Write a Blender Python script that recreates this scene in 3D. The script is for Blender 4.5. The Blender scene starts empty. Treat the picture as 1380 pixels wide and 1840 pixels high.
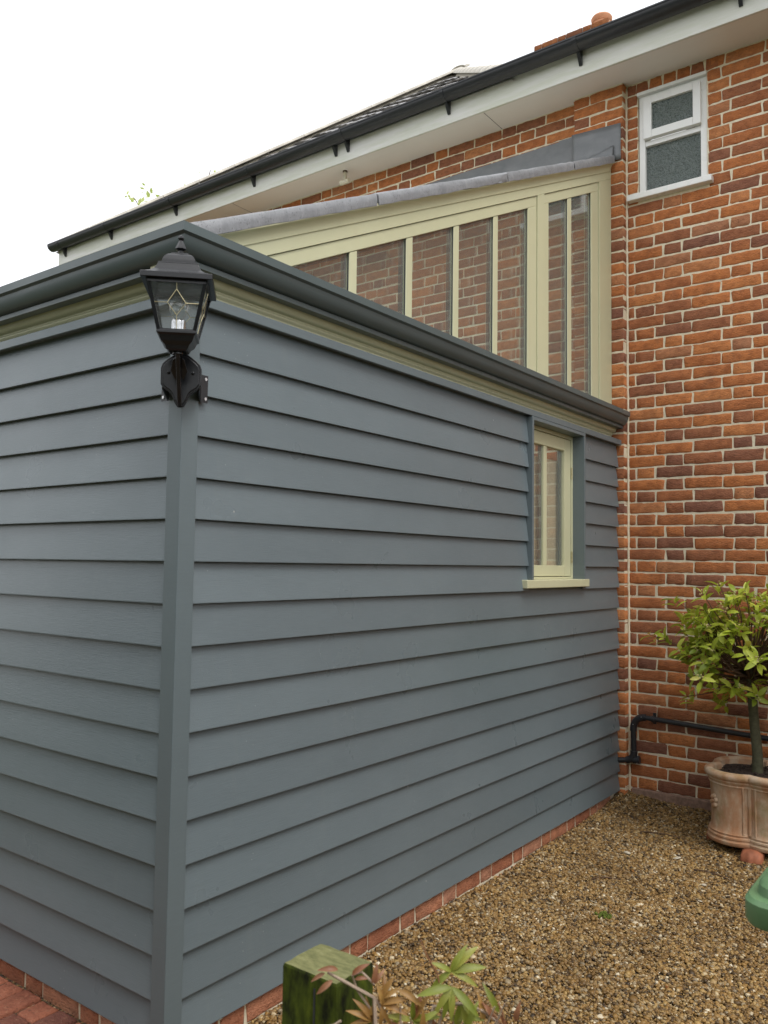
import bpy, bmesh, math, random
import numpy as np
from mathutils import Vector, Matrix, noise

random.seed(7)
RNG = np.random.default_rng(11)
SC = bpy.context.scene
COL = SC.collection

# ------------------------------------------------------------------ camera
cam_d = bpy.data.cameras.new('camera')
cam = bpy.data.objects.new('camera', cam_d)
COL.objects.link(cam)
SC.camera = cam
cam_d.sensor_fit = 'HORIZONTAL'
cam_d.sensor_width = 36.0
cam_d.lens = 38.70
cam_d.clip_start = 0.02
cam_d.clip_end = 2000
cam_d.dof.use_dof = True
cam_d.dof.focus_distance = 4.0
cam_d.dof.aperture_fstop = 10.0
YAW, PIT, ROL = -0.6422, 0.0629, 0.0135
_f = Vector((math.sin(YAW)*math.cos(PIT), math.cos(YAW)*math.cos(PIT), math.sin(PIT)))
_r = Vector((math.cos(YAW), -math.sin(YAW), 0))
_u = _r.cross(_f)
_R = _r*math.cos(ROL) + _u*math.sin(ROL)
_U = -_r*math.sin(ROL) + _u*math.cos(ROL)
cam.matrix_world = Matrix(((_R.x, _U.x, -_f.x, 2.034), (_R.y, _U.y, -_f.y, -1.6617),
                           (_R.z, _U.z, -_f.z, 1.5628), (0, 0, 0, 1)))

# ------------------------------------------------------------------ sky and sun (overcast)
SUN_EL, SUN_AZ = math.radians(58), math.radians(102)     # azimuth clockwise from +Y
world = bpy.data.worlds.new('World')
SC.world = world
world.use_nodes = True
wn = world.node_tree
wn.nodes.clear()
w_out = wn.nodes.new('ShaderNodeOutputWorld')
w_bg = wn.nodes.new('ShaderNodeBackground')
w_sky = wn.nodes.new('ShaderNodeTexSky')
w_sky.sky_type = 'NISHITA'
w_sky.sun_disc = False
w_sky.sun_elevation = SUN_EL
w_sky.sun_rotation = SUN_AZ
w_sky.dust_density = 4
w_hs = wn.nodes.new('ShaderNodeHueSaturation')
w_hs.inputs['Saturation'].default_value = 0.25
w_mix = wn.nodes.new('ShaderNodeMix')
w_mix.data_type = 'RGBA'
w_mix.inputs['Factor'].default_value = 0.75                # the cloud layer over the clear sky
w_mix.inputs['B'].default_value = (13.6, 13.8, 14.2, 1)
wn.links.new(w_sky.outputs['Color'], w_hs.inputs['Color'])
wn.links.new(w_hs.outputs['Color'], w_mix.inputs['A'])
wn.links.new(w_mix.outputs['Result'], w_bg.inputs['Color'])
w_bg.inputs['Strength'].default_value = 0.1
wn.links.new(w_bg.outputs['Background'], w_out.inputs['Surface'])

sun_d = bpy.data.lights.new('sun', 'SUN')
sun_d.energy = 1.3
sun_d.angle = math.radians(30)
sun_d.color = (1.0, 0.97, 0.92)
sun = bpy.data.objects.new('sun', sun_d)
COL.objects.link(sun)
_sd = Vector((math.sin(SUN_AZ)*math.cos(SUN_EL), math.cos(SUN_AZ)*math.cos(SUN_EL), math.sin(SUN_EL)))
sun.rotation_euler = (-_sd).to_track_quat('-Z', 'Y').to_euler()
sun.location = _sd*30

SC.view_settings.view_transform = 'Standard'
SC.view_settings.look = 'None'
SC.view_settings.gamma = 1
SC.view_settings.exposure = 0.38
SC.render.engine = 'CYCLES'
SC.cycles.max_bounces = 8
SC.cycles.transparent_max_bounces = 16

# ------------------------------------------------------------------ measures (metres; gravel is z = 0)
LY = 3.679              # brick pier / end of the timber wall
YM = LY + 0.06          # house wall face
PX0, PX1 = -0.32, 0.036  # pier
SOF = 4.885             # soffit height
YF = 3.43               # fascia face
EX = 0.133              # board exposure
SL = 0.478              # slope of the lean-to roof
XG = -0.052             # clerestory frame face
WEST = -3.3             # far end of the extension

# ------------------------------------------------------------------ helpers
class MB:
    def __init__(s):
        s.v, s.f = [], []
    def add(s, vs, fs):
        o = len(s.v)
        s.v += [tuple(q) for q in vs]
        s.f += [tuple(i+o for i in f) for f in fs]
        return s
    def box(s, x0, x1, y0, y1, z0, z1):
        return s.add([(x0,y0,z0),(x1,y0,z0),(x1,y1,z0),(x0,y1,z0),(x0,y0,z1),(x1,y0,z1),(x1,y1,z1),(x0,y1,z1)],
                     [(3,2,1,0),(4,5,6,7),(0,1,5,4),(1,2,6,5),(2,3,7,6),(3,0,4,7)])
    def prism(s, poly, fn, a, b):
        n = len(poly)
        vs = [fn(p, q, a) for p, q in poly] + [fn(p, q, b) for p, q in poly]
        fs = [tuple(range(n))[::-1], tuple(range(n, 2*n))] + [(i, (i+1) % n, n+(i+1) % n, n+i) for i in range(n)]
        return s.add(vs, fs)
    def px(s, poly, a, b):   # poly in (y,z), extruded along x
        return s.prism(poly, lambda p, q, t: (t, p, q), a, b)
    def py(s, poly, a, b):   # poly in (x,z), extruded along y
        return s.prism(poly, lambda p, q, t: (p, t, q), a, b)
    def pz(s, poly, a, b):
        return s.prism(poly, lambda p, q, t: (p, q, t), a, b)
    def tube(s, pts, r, n=10, caps=True):
        pts = [Vector(p) for p in pts]
        m = len(pts)
        rr = r if isinstance(r, (list, tuple)) else [r]*m
        up = None
        o = len(s.v)
        for i, p in enumerate(pts):
            t = (pts[min(i+1, m-1)] - pts[max(i-1, 0)]).normalized()
            if up is None:
                up = t.orthogonal().normalized()
            else:
                up = (up - t*up.dot(t))
                up = up.normalized() if up.length > 1e-6 else t.orthogonal().normalized()
            w = t.cross(up)
            for k in range(n):
                a = 2*math.pi*k/n
                s.v.append(tuple(p + (up*math.cos(a) + w*math.sin(a))*rr[i]))
        for i in range(m-1):
            for k in range(n):
                a, b = o+i*n+k, o+i*n+(k+1) % n
                s.f.append((a, b, b+n, a+n))
        if caps:
            s.f.append(tuple(range(o, o+n))[::-1])
            s.f.append(tuple(range(o+(m-1)*n, o+m*n)))
        return s
    def lathe(s, prof, n=24, c=(0,0,0), sq=False):
        o = len(s.v)
        for r, z in prof:
            for k in range(n):
                a = 2*math.pi*(k+0.5)/n
                rr = r/math.cos(math.pi/n) if sq else r
                s.v.append((c[0]+rr*math.cos(a), c[1]+rr*math.sin(a), c[2]+z))
        for i in range(len(prof)-1):
            for k in range(n):
                a, b = o+i*n+k, o+i*n+(k+1) % n
                s.f.append((a, b, b+n, a+n))
        s.f.append(tuple(range(o, o+n))[::-1])
        s.f.append(tuple(range(o+(len(prof)-1)*n, o+len(prof)*n)))
        return s
    def sphere(s, c, r, n=8, m=6, sc=(1,1,1)):
        o = len(s.v)
        for i in range(m+1):
            ph = math.pi*i/m
            for k in range(n):
                a = 2*math.pi*k/n
                s.v.append((c[0]+r*sc[0]*math.sin(ph)*math.cos(a), c[1]+r*sc[1]*math.sin(ph)*math.sin(a), c[2]+r*sc[2]*math.cos(ph)))
        for i in range(m):
            for k in range(n):
                a, b = o+i*n+k, o+i*n+(k+1) % n
                s.f.append((a, a+n, b+n, b))
        return s
    def xf(s, M):
        s.v = [tuple(M @ Vector(q)) for q in s.v]
        return s
    def build(s, name, mat, parent=None, smooth=False, bevel=0, seg=2, fix=True):
        me = bpy.data.meshes.new(name)
        me.from_pydata(s.v, [], s.f)
        if fix:
            bm = bmesh.new(); bm.from_mesh(me)
            bmesh.ops.recalc_face_normals(bm, faces=bm.faces)
            bm.to_mesh(me); bm.free()
        me.materials.append(mat)
        if smooth:
            me.shade_smooth()
            try:
                me.set_sharp_from_angle(angle=math.radians(smooth if smooth > 1 else 40))
            except Exception:
                pass
        o = bpy.data.objects.new(name, me)
        COL.objects.link(o)
        if parent is not None:
            o.parent = parent
        if bevel:
            b = o.modifiers.new('bevel', 'BEVEL')
            b.width = bevel; b.segments = seg; b.limit_method = 'ANGLE'; b.angle_limit = math.radians(40)
        return o

def tag(o, label=None, cat=None, group=None, kind=None):
    if label: o['label'] = label
    if cat: o['category'] = cat
    if group: o['group'] = group
    if kind: o['kind'] = kind
    return o
def thing(name, label, cat, loc=(0,0,0), rz=0, group=None):
    o = bpy.data.objects.new(name, None)
    o.empty_display_size = 0.1
    COL.objects.link(o)
    o.location = loc
    o.rotation_euler = (0, 0, rz)
    return tag(o, label, cat, group)
def inst(name, me, parent, loc=(0,0,0), rot=None, scale=None):
    o = bpy.data.objects.new(name, me)
    COL.objects.link(o)
    o.parent = parent
    o.location = loc
    if rot is not None: o.rotation_euler = rot
    if scale is not None: o.scale = scale
    return o
def numpy_mesh(name, V, F, mat):
    """V (n,3), F (m,k) all faces with k corners"""
    me = bpy.data.meshes.new(name)
    m, k = F.shape
    me.vertices.add(len(V)); me.vertices.foreach_set('co', V.astype(np.float32).ravel())
    me.loops.add(m*k); me.loops.foreach_set('vertex_index', F.astype(np.int32).ravel())
    me.polygons.add(m)
    me.polygons.foreach_set('loop_start', np.arange(0, m*k, k, dtype=np.int32))
    me.polygons.foreach_set('loop_total', np.full(m, k, dtype=np.int32))
    me.update(calc_edges=True)
    me.materials.append(mat)
    return me

# ------------------------------------------------------------------ materials
class N:
    def __init__(s, name):
        s.m = bpy.data.materials.new(name)
        s.m.use_nodes = True
        s.t = s.m.node_tree
        s.b = s.t.nodes['Principled BSDF']
        s.out = s.t.nodes['Material Output']
    def n(s, typ, **kw):
        q = s.t.nodes.new('ShaderNode'+typ)
        for k, v in kw.items():
            if k in q.inputs and not hasattr(q, k): q.inputs[k].default_value = v
            else: setattr(q, k, v)
        return q
    def l(s, a, b):
        s.t.links.new(a, b)
    def coord(s, kind='Object', scale=(1,1,1)):
        c = s.n('TexCoord'); mp = s.n('Mapping')
        mp.inputs['Scale'].default_value = scale
        s.l(c.outputs[kind], mp.inputs['Vector'])
        return mp.outputs['Vector']
    def world(s, scale=(1,1,1)):
        c = s.n('NewGeometry'); mp = s.n('Mapping')
        mp.inputs['Scale'].default_value = scale
        s.l(c.outputs['Position'], mp.inputs['Vector'])
        return mp.outputs['Vector']
    def noise(s, vec, scale, detail=4, rough=0.55, dist=0):
        q = s.n('TexNoise')
        q.inputs['Scale'].default_value = scale; q.inputs['Detail'].default_value = detail
        q.inputs['Roughness'].default_value = rough; q.inputs['Distortion'].default_value = dist
        s.l(vec, q.inputs['Vector'])
        return q.outputs['Fac']
    def vor(s, vec, scale, feat='F1', out='Distance'):
        q = s.n('TexVoronoi'); q.feature = feat
        q.inputs['Scale'].default_value = scale
        s.l(vec, q.inputs['Vector'])
        return q.outputs[out]
    def ramp(s, fac, stops, interp='LINEAR'):
        q = s.n('ValToRGB'); cr = q.color_ramp; cr.interpolation = interp
        while len(cr.elements) < len(stops): cr.elements.new(0.5)
        for e, (p, c) in zip(cr.elements, stops):
            e.position = p; e.color = (*c, 1) if len(c) == 3 else c
        s.l(fac, q.inputs['Fac'])
        return q.outputs['Color']
    def mix(s, fac, a, b, typ='MIX'):
        q = s.n('Mix'); q.data_type = 'RGBA'; q.blend_type = typ
        for sock, v in (('Factor', fac), ('A', a), ('B', b)):
            if isinstance(v, (int, float)): q.inputs[sock].default_value = v
            elif isinstance(v, tuple): q.inputs[sock].default_value = (*v, 1)
            else: s.l(v, q.inputs[sock])
        return q.outputs['Result']
    def math(s, op, a, b=0.5):
        q = s.n('Math'); q.operation = op
        for i, v in enumerate((a, b)):
            if isinstance(v, (int, float)): q.inputs[i].default_value = v
            else: s.l(v, q.inputs[i])
        return q.outputs[0]
    def bump(s, h, strength=0.3, dist=0.01):
        q = s.n('Bump'); q.inputs['Strength'].default_value = strength; q.inputs['Distance'].default_value = dist
        s.l(h, q.inputs['Height'])
        s.l(q.outputs['Normal'], s.b.inputs['Normal'])
        return q
    def set(s, col=None, rough=None, metal=None, spec=None):
        for nm, v in (('Base Color', col), ('Roughness', rough), ('Metallic', metal), ('Specular IOR Level', spec)):
            if v is None: continue
            if isinstance(v, tuple): s.b.inputs[nm].default_value = (*v, 1)
            elif isinstance(v, (int, float)): s.b.inputs[nm].default_value = v
            else: s.l(v, s.b.inputs[nm])
        return s.m

def painted(name, col, rough=0.45, var=0.12, grain=(6, 6, 60), specks=0.0, bstr=0.06):
    m = N(name)
    v = m.world(grain)
    g = m.noise(v, 3.0, 5, 0.6)
    big = m.noise(m.world(), 1.7, 4, 0.6)
    lo = tuple(c*(1-var) for c in col); hi = tuple(min(1, c*(1+var)) for c in col)
    c = m.ramp(big, [(0.3, lo), (0.7, hi)])
    c = m.mix(0.35, c, m.ramp(g, [(0.3, lo), (0.7, hi)]))
    if specks:
        vd = m.vor(m.world(), 55)
        sel = m.noise(m.world(), 9.0, 2)
        k = m.math('MULTIPLY', m.math('LESS_THAN', vd, 0.10), m.math('GREATER_THAN', sel, 0.60))
        k = m.math('MULTIPLY', k, specks)
        c = m.mix(k, c, tuple(min(1, q*2.2+0.05) for q in col))
    r = m.ramp(m.noise(m.world(), 4.0, 3), [(0.3, (rough-0.08,)*3), (0.7, (rough+0.08,)*3)])
    m.bump(g, bstr, 0.004)
    return m.set(c, r)

M = {}
def mk_boards():
    """dark grey-blue satin paint over sawn boards: each board a slightly different batch, faint grain and specks"""
    m = N('slate_paint')
    oi = m.n('ObjectInfo')
    g = m.noise(m.world((5, 5, 120)), 3.0, 5, 0.6)
    big = m.noise(m.world((1, 1, 2.5)), 1.3, 5, 0.65)
    c = m.ramp(big, [(0.25, (0.120, 0.151, 0.166)), (0.75, (0.151, 0.186, 0.202))])
    c = m.mix(0.3, c, m.ramp(g, [(0.3, (0.114, 0.144, 0.158)), (0.7, (0.158, 0.194, 0.211))]))
    ob = m.ramp(oi.outputs['Random'], [(0.0, (0.93, 0.93, 0.93)), (1.0, (1.06, 1.06, 1.06))])
    c = m.mix(1.0, c, ob, 'MULTIPLY')
    vd = m.vor(m.world(), 38)
    sel = m.noise(m.world(), 5.0, 3)
    k = m.math('MULTIPLY', m.math('LESS_THAN', vd, 0.075), m.math('GREATER_THAN', sel, 0.60))
    c = m.mix(m.math('MULTIPLY', k, 0.55), c, (0.34, 0.36, 0.34))
    vd2 = m.vor(m.world((1, 1, 0.6)), 6.1)
    c = m.mix(m.math('MULTIPLY', m.math('LESS_THAN', vd2, 0.016), 0.6), c, (0.5, 0.5, 0.46))
    drip = m.noise(m.world((14, 14, 1.2)), 2.0, 4, 0.6)
    c = m.mix(m.math('MULTIPLY', m.ramp(drip, [(0.55, (0, 0, 0)), (0.8, (1, 1, 1))]), 0.10), c, (0.20, 0.22, 0.20))
    r = m.ramp(m.noise(m.world(), 3.0, 4), [(0.3, (0.26,)*3), (0.7, (0.36,)*3)])
    dr = m.ramp(m.vor(m.world((1, 1, 0.8)), 120), [(0.10, (1, 1, 1)), (0.26, (0, 0, 0))])
    dr = m.math('MULTIPLY', dr, m.math('GREATER_THAN', m.noise(m.world(), 3.2, 3), 0.50))
    m.bump(m.math('ADD', g, m.math('MULTIPLY', dr, 0.5)), 0.17, 0.004)
    return m.set(c, r, spec=0.5)
M['slate'] = mk_boards()
M['slate_trim'] = painted('slate_paint_trim', (0.126, 0.158, 0.170), 0.4, 0.08, bstr=0.03, specks=0.15)
M['gutter_paint'] = painted('dark_green_grey_paint', (0.080, 0.106, 0.108), 0.38, 0.08, (3, 3, 3), bstr=0.02)
M['sage'] = painted('pale_sage_paint', (0.56, 0.55, 0.36), 0.42, 0.05, (40, 4, 4), bstr=0.03)
M['white'] = painted('white_gloss_paint', (0.80, 0.80, 0.78), 0.3, 0.03, (4, 4, 4), bstr=0.02)

def mk_fascia():
    m = N('white_fascia_with_algae')
    a = m.noise(m.world((1.2, 1, 9)), 1.8, 5, 0.65)
    c = m.ramp(a, [(0.35, (0.72, 0.71, 0.68)), (0.62, (0.60, 0.61, 0.52))])
    return m.set(c, 0.4)
M['fascia'] = mk_fascia()
M['soffit'] = painted('white_soffit_board', (0.80, 0.775, 0.735), 0.55, 0.03, (2, 2, 2), bstr=0.02)
def mk_plain(name, col, rough=0.4, metal=0.0, bump=0.0, bs=60, var=0.15):
    m = N(name)
    n_ = m.noise(m.coord('Object'), bs, 4)
    c = m.ramp(n_, [(0.3, tuple(q*(1-var) for q in col)), (0.7, tuple(min(1, q*(1+var)) for q in col))])
    if bump: m.bump(n_, bump, 0.003)
    return m.set(c, rough, metal)
M['black_plastic'] = mk_plain('black_plastic', (0.022, 0.023, 0.027), 0.34, 0, 0.05, 30)
M['black_iron'] = mk_plain('black_cast_aluminium', (0.008, 0.0085, 0.0105), 0.30, 0, 0.10, 120)
M['steel'] = mk_plain('zinc_steel', (0.6, 0.6, 0.6), 0.3, 1.0)
M['chrome'] = mk_plain('chrome', (0.7, 0.7, 0.72), 0.12, 1.0)
M['brass'] = mk_plain('brass', (0.58, 0.52, 0.32), 0.4, 0.7)
M['spacer'] = mk_plain('black_rubber_gasket', (0.035, 0.038, 0.045), 0.4)
M['plastic_cream'] = mk_plain('aged_white_plastic', (0.62, 0.57, 0.44), 0.4)
M['green_plastic'] = mk_plain('green_bin_plastic', (0.105, 0.20, 0.092), 0.42, 0, 0.15, 25, 0.10)
M['plaster'] = mk_plain('cream_plaster', (0.66, 0.62, 0.50), 0.8)
M['floor_in'] = mk_plain('pale_floor_tile', (0.5, 0.46, 0.4), 0.5)
M['concrete'] = mk_plain('damp_render', (0.27, 0.17, 0.125), 0.8, 0, 0.5, 40, 0.3)
M['stone_cap'] = mk_plain('pale_mortar', (0.52, 0.48, 0.40), 0.8, 0, 0.4, 30, 0.2)

def mk_lead():
    m = N('weathered_lead')
    a = m.noise(m.world((16, 16, 16)), 1.2, 6, 0.7)
    b = m.noise(m.world((34, 34, 8)), 2.0, 4, 0.7)
    c = m.ramp(a, [(0.3, (0.185, 0.19, 0.20)), (0.5, (0.225, 0.23, 0.242)), (0.72, (0.275, 0.28, 0.29))])
    c = m.mix(m.math('MULTIPLY', m.ramp(b, [(0.5, (0, 0, 0)), (0.75, (1, 1, 1))]), 0.22), c, (0.42, 0.42, 0.43))
    vd = m.vor(m.world((1, 1.6, 1)), 75)
    sel = m.noise(m.world(), 11, 2)
    c = m.mix(m.math('MULTIPLY', m.math('MULTIPLY', m.math('LESS_THAN', vd, 0.24), m.math('GREATER_THAN', sel, 0.5)), 0.6), c, (0.09, 0.09, 0.10))
    m.bump(a, 0.25, 0.01)
    return m.set(c, 0.5, 0.15)
M['lead'] = mk_lead()
def mk_lead_sheet():
    m = N('smooth_dark_lead')
    a = m.noise(m.world((3, 3, 5)), 1.5, 5, 0.6)
    c = m.ramp(a, [(0.3, (0.120, 0.128, 0.135)), (0.55, (0.165, 0.172, 0.178)), (0.75, (0.22, 0.225, 0.23))])
    m.bump(a, 0.1, 0.01)
    return m.set(c, 0.42, 0.1)
M['lead_sheet'] = mk_lead_sheet()

def mk_glass(name, tint=(0.86, 0.9, 0.88), boost=1.9, base=0.02, specks=0.0, rough=0.0, frost=0.0):
    m = N(name)
    fr = m.n('Fresnel')
    bf = m.n('NewGeometry').outputs['Backfacing']      # same reflectance from both sides of a thin sheet
    m.l(m.math('ADD', 1.5, m.math('MULTIPLY', bf, 1/1.5-1.5)), fr.inputs['IOR'])
    k = m.math('ADD', m.math('MULTIPLY', fr.outputs[0], boost), base)
    k = m.math('MINIMUM', k, 0.95)
    tr = m.n('BsdfTransparent'); tr.inputs['Color'].default_value = (*tint, 1)
    gl = m.n('BsdfGlossy'); gl.inputs['Roughness'].default_value = rough
    gl.inputs['Color'].default_value = (0.95, 0.97, 0.96, 1)
    mx = m.n('MixShader')
    m.l(k, mx.inputs['Fac']); m.l(tr.outputs[0], mx.inputs[1]); m.l(gl.outputs[0], mx.inputs[2])
    last = mx.outputs[0]
    if specks:
        vd = m.vor(m.world(), 48)
        sel = m.noise(m.world(), 3.0, 2)
        kk = m.math('MULTIPLY', m.math('LESS_THAN', vd, 0.13), m.math('GREATER_THAN', sel, 0.52))
        kk = m.math('MAXIMUM', kk, 0.24)           # rain specks over an even pale veil painted in as haze
        df = m.n('BsdfDiffuse'); df.inputs['Color'].default_value = (0.7, 0.7, 0.62, 1)
        m2 = m.n('MixShader')
        m.l(m.math('MULTIPLY', kk, specks), m2.inputs['Fac']); m.l(last, m2.inputs[1]); m.l(df.outputs[0], m2.inputs[2])
        last = m2.outputs[0]
    if frost:      # seeded antique glass scatters some of the light that passes through it
        ts = m.n('BsdfTranslucent'); ts.inputs['Color'].default_value = (0.92, 0.95, 0.95, 1)
        dfs = m.n('BsdfDiffuse'); dfs.inputs['Color'].default_value = (0.8, 0.84, 0.84, 1)
        m4 = m.n('MixShader'); m.l(ts.outputs[0], m4.inputs[1]); m.l(dfs.outputs[0], m4.inputs[2])
        m3 = m.n('MixShader')
        nz = m.noise(m.world(), 130, 3)
        m.l(m.math('MULTIPLY', m.ramp(nz, [(0.35, (0.5,)*3), (0.7, (1, 1, 1))]), frost), m3.inputs['Fac'])
        m.l(last, m3.inputs[1]); m.l(m4.outputs[0], m3.inputs[2])
        last = m3.outputs[0]
    m.t.links.new(last, m.out.inputs['Surface'])
    return m.m
M['glass'] = mk_glass('double_glazing', tint=(0.95, 0.97, 0.96), boost=1.45, base=0.01, specks=0.27)
M['lamp_glass'] = mk_glass('lamp_glass', (0.95, 0.97, 0.97), 1.3, 0.05)
M['seeded_glass'] = mk_glass('seeded_lamp_glass', (0.97, 0.98, 0.98), 1.2, 0.03, frost=0.15)

def mk_obscure():
    m = N('obscure_glass')
    v = m.world((1, 1, 1))
    a = m.vor(v, 150, 'SMOOTH_F1')
    b = m.noise(v, 90, 3)
    h = m.math('ADD', a, b)
    m.bump(h, 0.9, 0.012)
    c = m.ramp(h, [(0.5, (0.060, 0.078, 0.074)), (1.1, (0.16, 0.19, 0.18))])
    return m.set(c, 0.16, 0, 0.6)
M['obscure'] = mk_obscure()

BRICK_STOPS = [(0.00, (0.255, 0.112, 0.074)), (0.16, (0.335, 0.134, 0.069)), (0.36, (0.410, 0.152, 0.064)),
               (0.55, (0.495, 0.176, 0.062)), (0.75, (0.555, 0.202, 0.068)), (0.92, (0.600, 0.240, 0.088)), (1.0, (0.44, 0.200, 0.105))]
def mk_brick(name, src, stops=BRICK_STOPS, mul=1.0):
    m = N(name)
    if src == 'object': r = m.n('ObjectInfo').outputs['Random']
    else: r = m.n('NewGeometry').outputs['Random Per Island']
    base = m.ramp(r, [(p, tuple(q*mul for q in c)) for p, c in stops])
    a = m.noise(m.world((1, 1, 1.6)), 22, 6, 0.65)
    c = m.mix(m.ramp(a, [(0.38, (0, 0, 0)), (0.66, (0.9,)*3)]), base, m.mix(1.0, base, (0.66, 0.60, 0.60), 'MULTIPLY'))
    a2 = m.noise(m.world((1, 1, 2.2)), 13, 5, 0.7, 0.6)
    c = m.mix(m.ramp(a2, [(0.52, (0, 0, 0)), (0.75, (0.55,)*3)]), c, m.mix(1.0, c, (1.35, 1.30, 1.15), 'MULTIPLY'))
    pit = m.noise(m.world((1, 1, 1.8)), 85, 3, 0.5)
    c = m.mix(m.ramp(pit, [(0.62, (0, 0, 0)), (0.70, (0.7,)*3)]), c, (0.07, 0.035, 0.025))
    b = m.noise(m.world((1, 1, 3.5)), 60, 5, 0.6)
    c = m.mix(m.ramp(b, [(0.55, (0, 0, 0)), (0.8, (0.35,)*3)]), c, (0.46, 0.26, 0.15))
    d = m.noise(m.world((1, 1, 1.5)), 9, 5, 0.65, 0.8)
    c = m.mix(m.ramp(d, [(0.54, (0, 0, 0)), (0.76, (0.42,)*3)]), c, (0.20, 0.095, 0.06))
    vd = m.vor(m.world(), 95)
    c = m.mix(m.math('MULTIPLY', m.math('LESS_THAN', vd, 0.10), 0.5), c, (0.55, 0.42, 0.30))
    m.bump(m.math('SUBTRACT', m.math('ADD', a, m.math('MULTIPLY', b, 0.6)), pit), 0.8, 0.007)
    return m.set(c, 0.82, 0, 0.25)
M['brick'] = mk_brick('red_brick', 'object')
M['brick_stuff'] = mk_brick('red_brick_run', 'island')
PL_STOPS = [(0, (0.46, 0.185, 0.105)), (0.5, (0.56, 0.24, 0.135)), (1, (0.60, 0.31, 0.20))]
M['plinth_brick'] = mk_brick('plinth_brick', 'object', PL_STOPS)
PV_STOPS = [(0, (0.15, 0.06, 0.045)), (0.5, (0.24, 0.085, 0.05)), (1, (0.33, 0.12, 0.07))]
M['paver'] = mk_brick('clay_paver', 'object', PV_STOPS)

def mk_mortar():
    m = N('lime_mortar')
    a = m.noise(m.world(), 35, 6, 0.7)
    b = m.noise(m.world(), 1.4, 4, 0.6)
    c = m.ramp(a, [(0.3, (0.66, 0.57, 0.41)), (0.7, (0.84, 0.77, 0.60))])
    c = m.mix(m.ramp(b, [(0.5, (0, 0, 0)), (0.75, (0.5,)*3)]), c, (0.56, 0.47, 0.34))
    m.bump(a, 0.5, 0.006)
    return m.set(c, 0.9, 0, 0.2)
M['mortar'] = mk_mortar()

def mk_tile(name='concrete_roof_tile', src='ObjectInfo'):
    m = N(name)
    oi = m.n('ObjectInfo')
    a = m.noise(m.world(), 14, 6, 0.65)
    c = m.ramp(a, [(0.3, (0.09, 0.083, 0.08)), (0.6, (0.19, 0.175, 0.165)), (0.8, (0.32, 0.31, 0.27))])
    c = m.mix(1.0, c, m.ramp(oi.outputs['Random'], [(0, (0.7,)*3), (1, (1.4,)*3)]), 'MULTIPLY')
    m.bump(a, 0.4, 0.01)
    return m.set(c, 0.32)
M['tile'] = mk_tile()
M['hip_tile'] = mk_plain('lichened_hip_tile', (0.47, 0.44, 0.38), 0.7, 0, 0.5, 12, 0.3)

def mk_terracotta(name, moss=True):
    m = N(name)
    v = m.coord('Object')
    a = m.noise(m.coord('Object', (1, 1, 0.45)), 9, 6, 0.65)
    b = m.noise(v, 40, 5, 0.6)
    c = m.ramp(a, [(0.30, (0.39, 0.175, 0.080)), (0.45, (0.46, 0.26, 0.15)), (0.57, (0.53, 0.39, 0.27)), (0.78, (0.60, 0.50, 0.40))])
    c = m.mix(m.math('MULTIPLY', m.ramp(b, [(0.4, (0, 0, 0)), (0.8, (1, 1, 1))]), 0.3), c, (0.34, 0.24, 0.15))
    if moss:
        d = m.noise(v, 4.5, 5, 0.7)
        c = m.mix(m.ramp(d, [(0.52, (0, 0, 0)), (0.72, (0.75,)*3)]), c, (0.22, 0.20, 0.07))
    m.bump(m.math('ADD', a, b), 0.25, 0.006)
    return m.set(c, 0.85, 0, 0.25)
M['terracotta'] = mk_terracotta('weathered_terracotta')
M['terracotta_red'] = mk_plain('red_terracotta', (0.34, 0.115, 0.055), 0.7, 0, 0.4, 25, 0.3)
M['pot_orange'] = mk_plain('orange_chimney_clay', (0.55, 0.25, 0.13), 0.8, 0, 0.2, 10, 0.2)
M['soil'] = mk_plain('dark_potting_soil', (0.035, 0.022, 0.016), 0.9, 0, 1.0, 60, 0.6)

def mk_gravel(name, src):
    m = N(name)
    stops = [(0.0, (0.045, 0.030, 0.017)), (0.14, (0.12, 0.070, 0.026)), (0.32, (0.22, 0.124, 0.037)), (0.52, (0.33, 0.190, 0.057)),
             (0.66, (0.27, 0.175, 0.078)), (0.80, (0.44, 0.285, 0.100)), (0.89, (0.27, 0.215, 0.140)), (0.97, (0.54, 0.42, 0.24)), (1.0, (0.74, 0.65, 0.48))]
    if src == 'island':
        r = m.n('NewGeometry').outputs['Random Per Island']
        c = m.ramp(r, stops)
        big = m.noise(m.world(), 2.2, 4, 0.6)
        c = m.mix(m.ramp(big, [(0.42, (0, 0, 0)), (0.68, (0.62,)*3)]), c, m.mix(1.0, c, (0.50, 0.46, 0.41), 'MULTIPLY'))
        n_ = m.noise(m.world(), 160, 3)
        m.bump(n_, 0.15, 0.002)
        return m.set(c, 0.5, 0, 0.4)
    v = m.world()
    col = m.vor(v, 75, out='Color')
    sep = m.n('SeparateColor'); m.l(col, sep.inputs[0])
    d = m.vor(v, 75)
    c = m.ramp(sep.outputs[0], stops)
    c = m.mix(m.ramp(d, [(0.30, (0, 0, 0)), (0.55, (0.85,)*3)]), c, (0.05, 0.035, 0.022))
    m.bump(m.math('SUBTRACT', 1.0, d), 1.0, 0.012)
    return m.set(c, 0.7)
M['gravel'] = mk_gravel('pea_shingle', 'island')
M['gravel_sheet'] = mk_gravel('pea_shingle_bed', 'voronoi')
M['ground'] = mk_plain('garden_ground', (0.07, 0.085, 0.035), 0.95, 0, 0.4, 3, 0.4)

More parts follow.
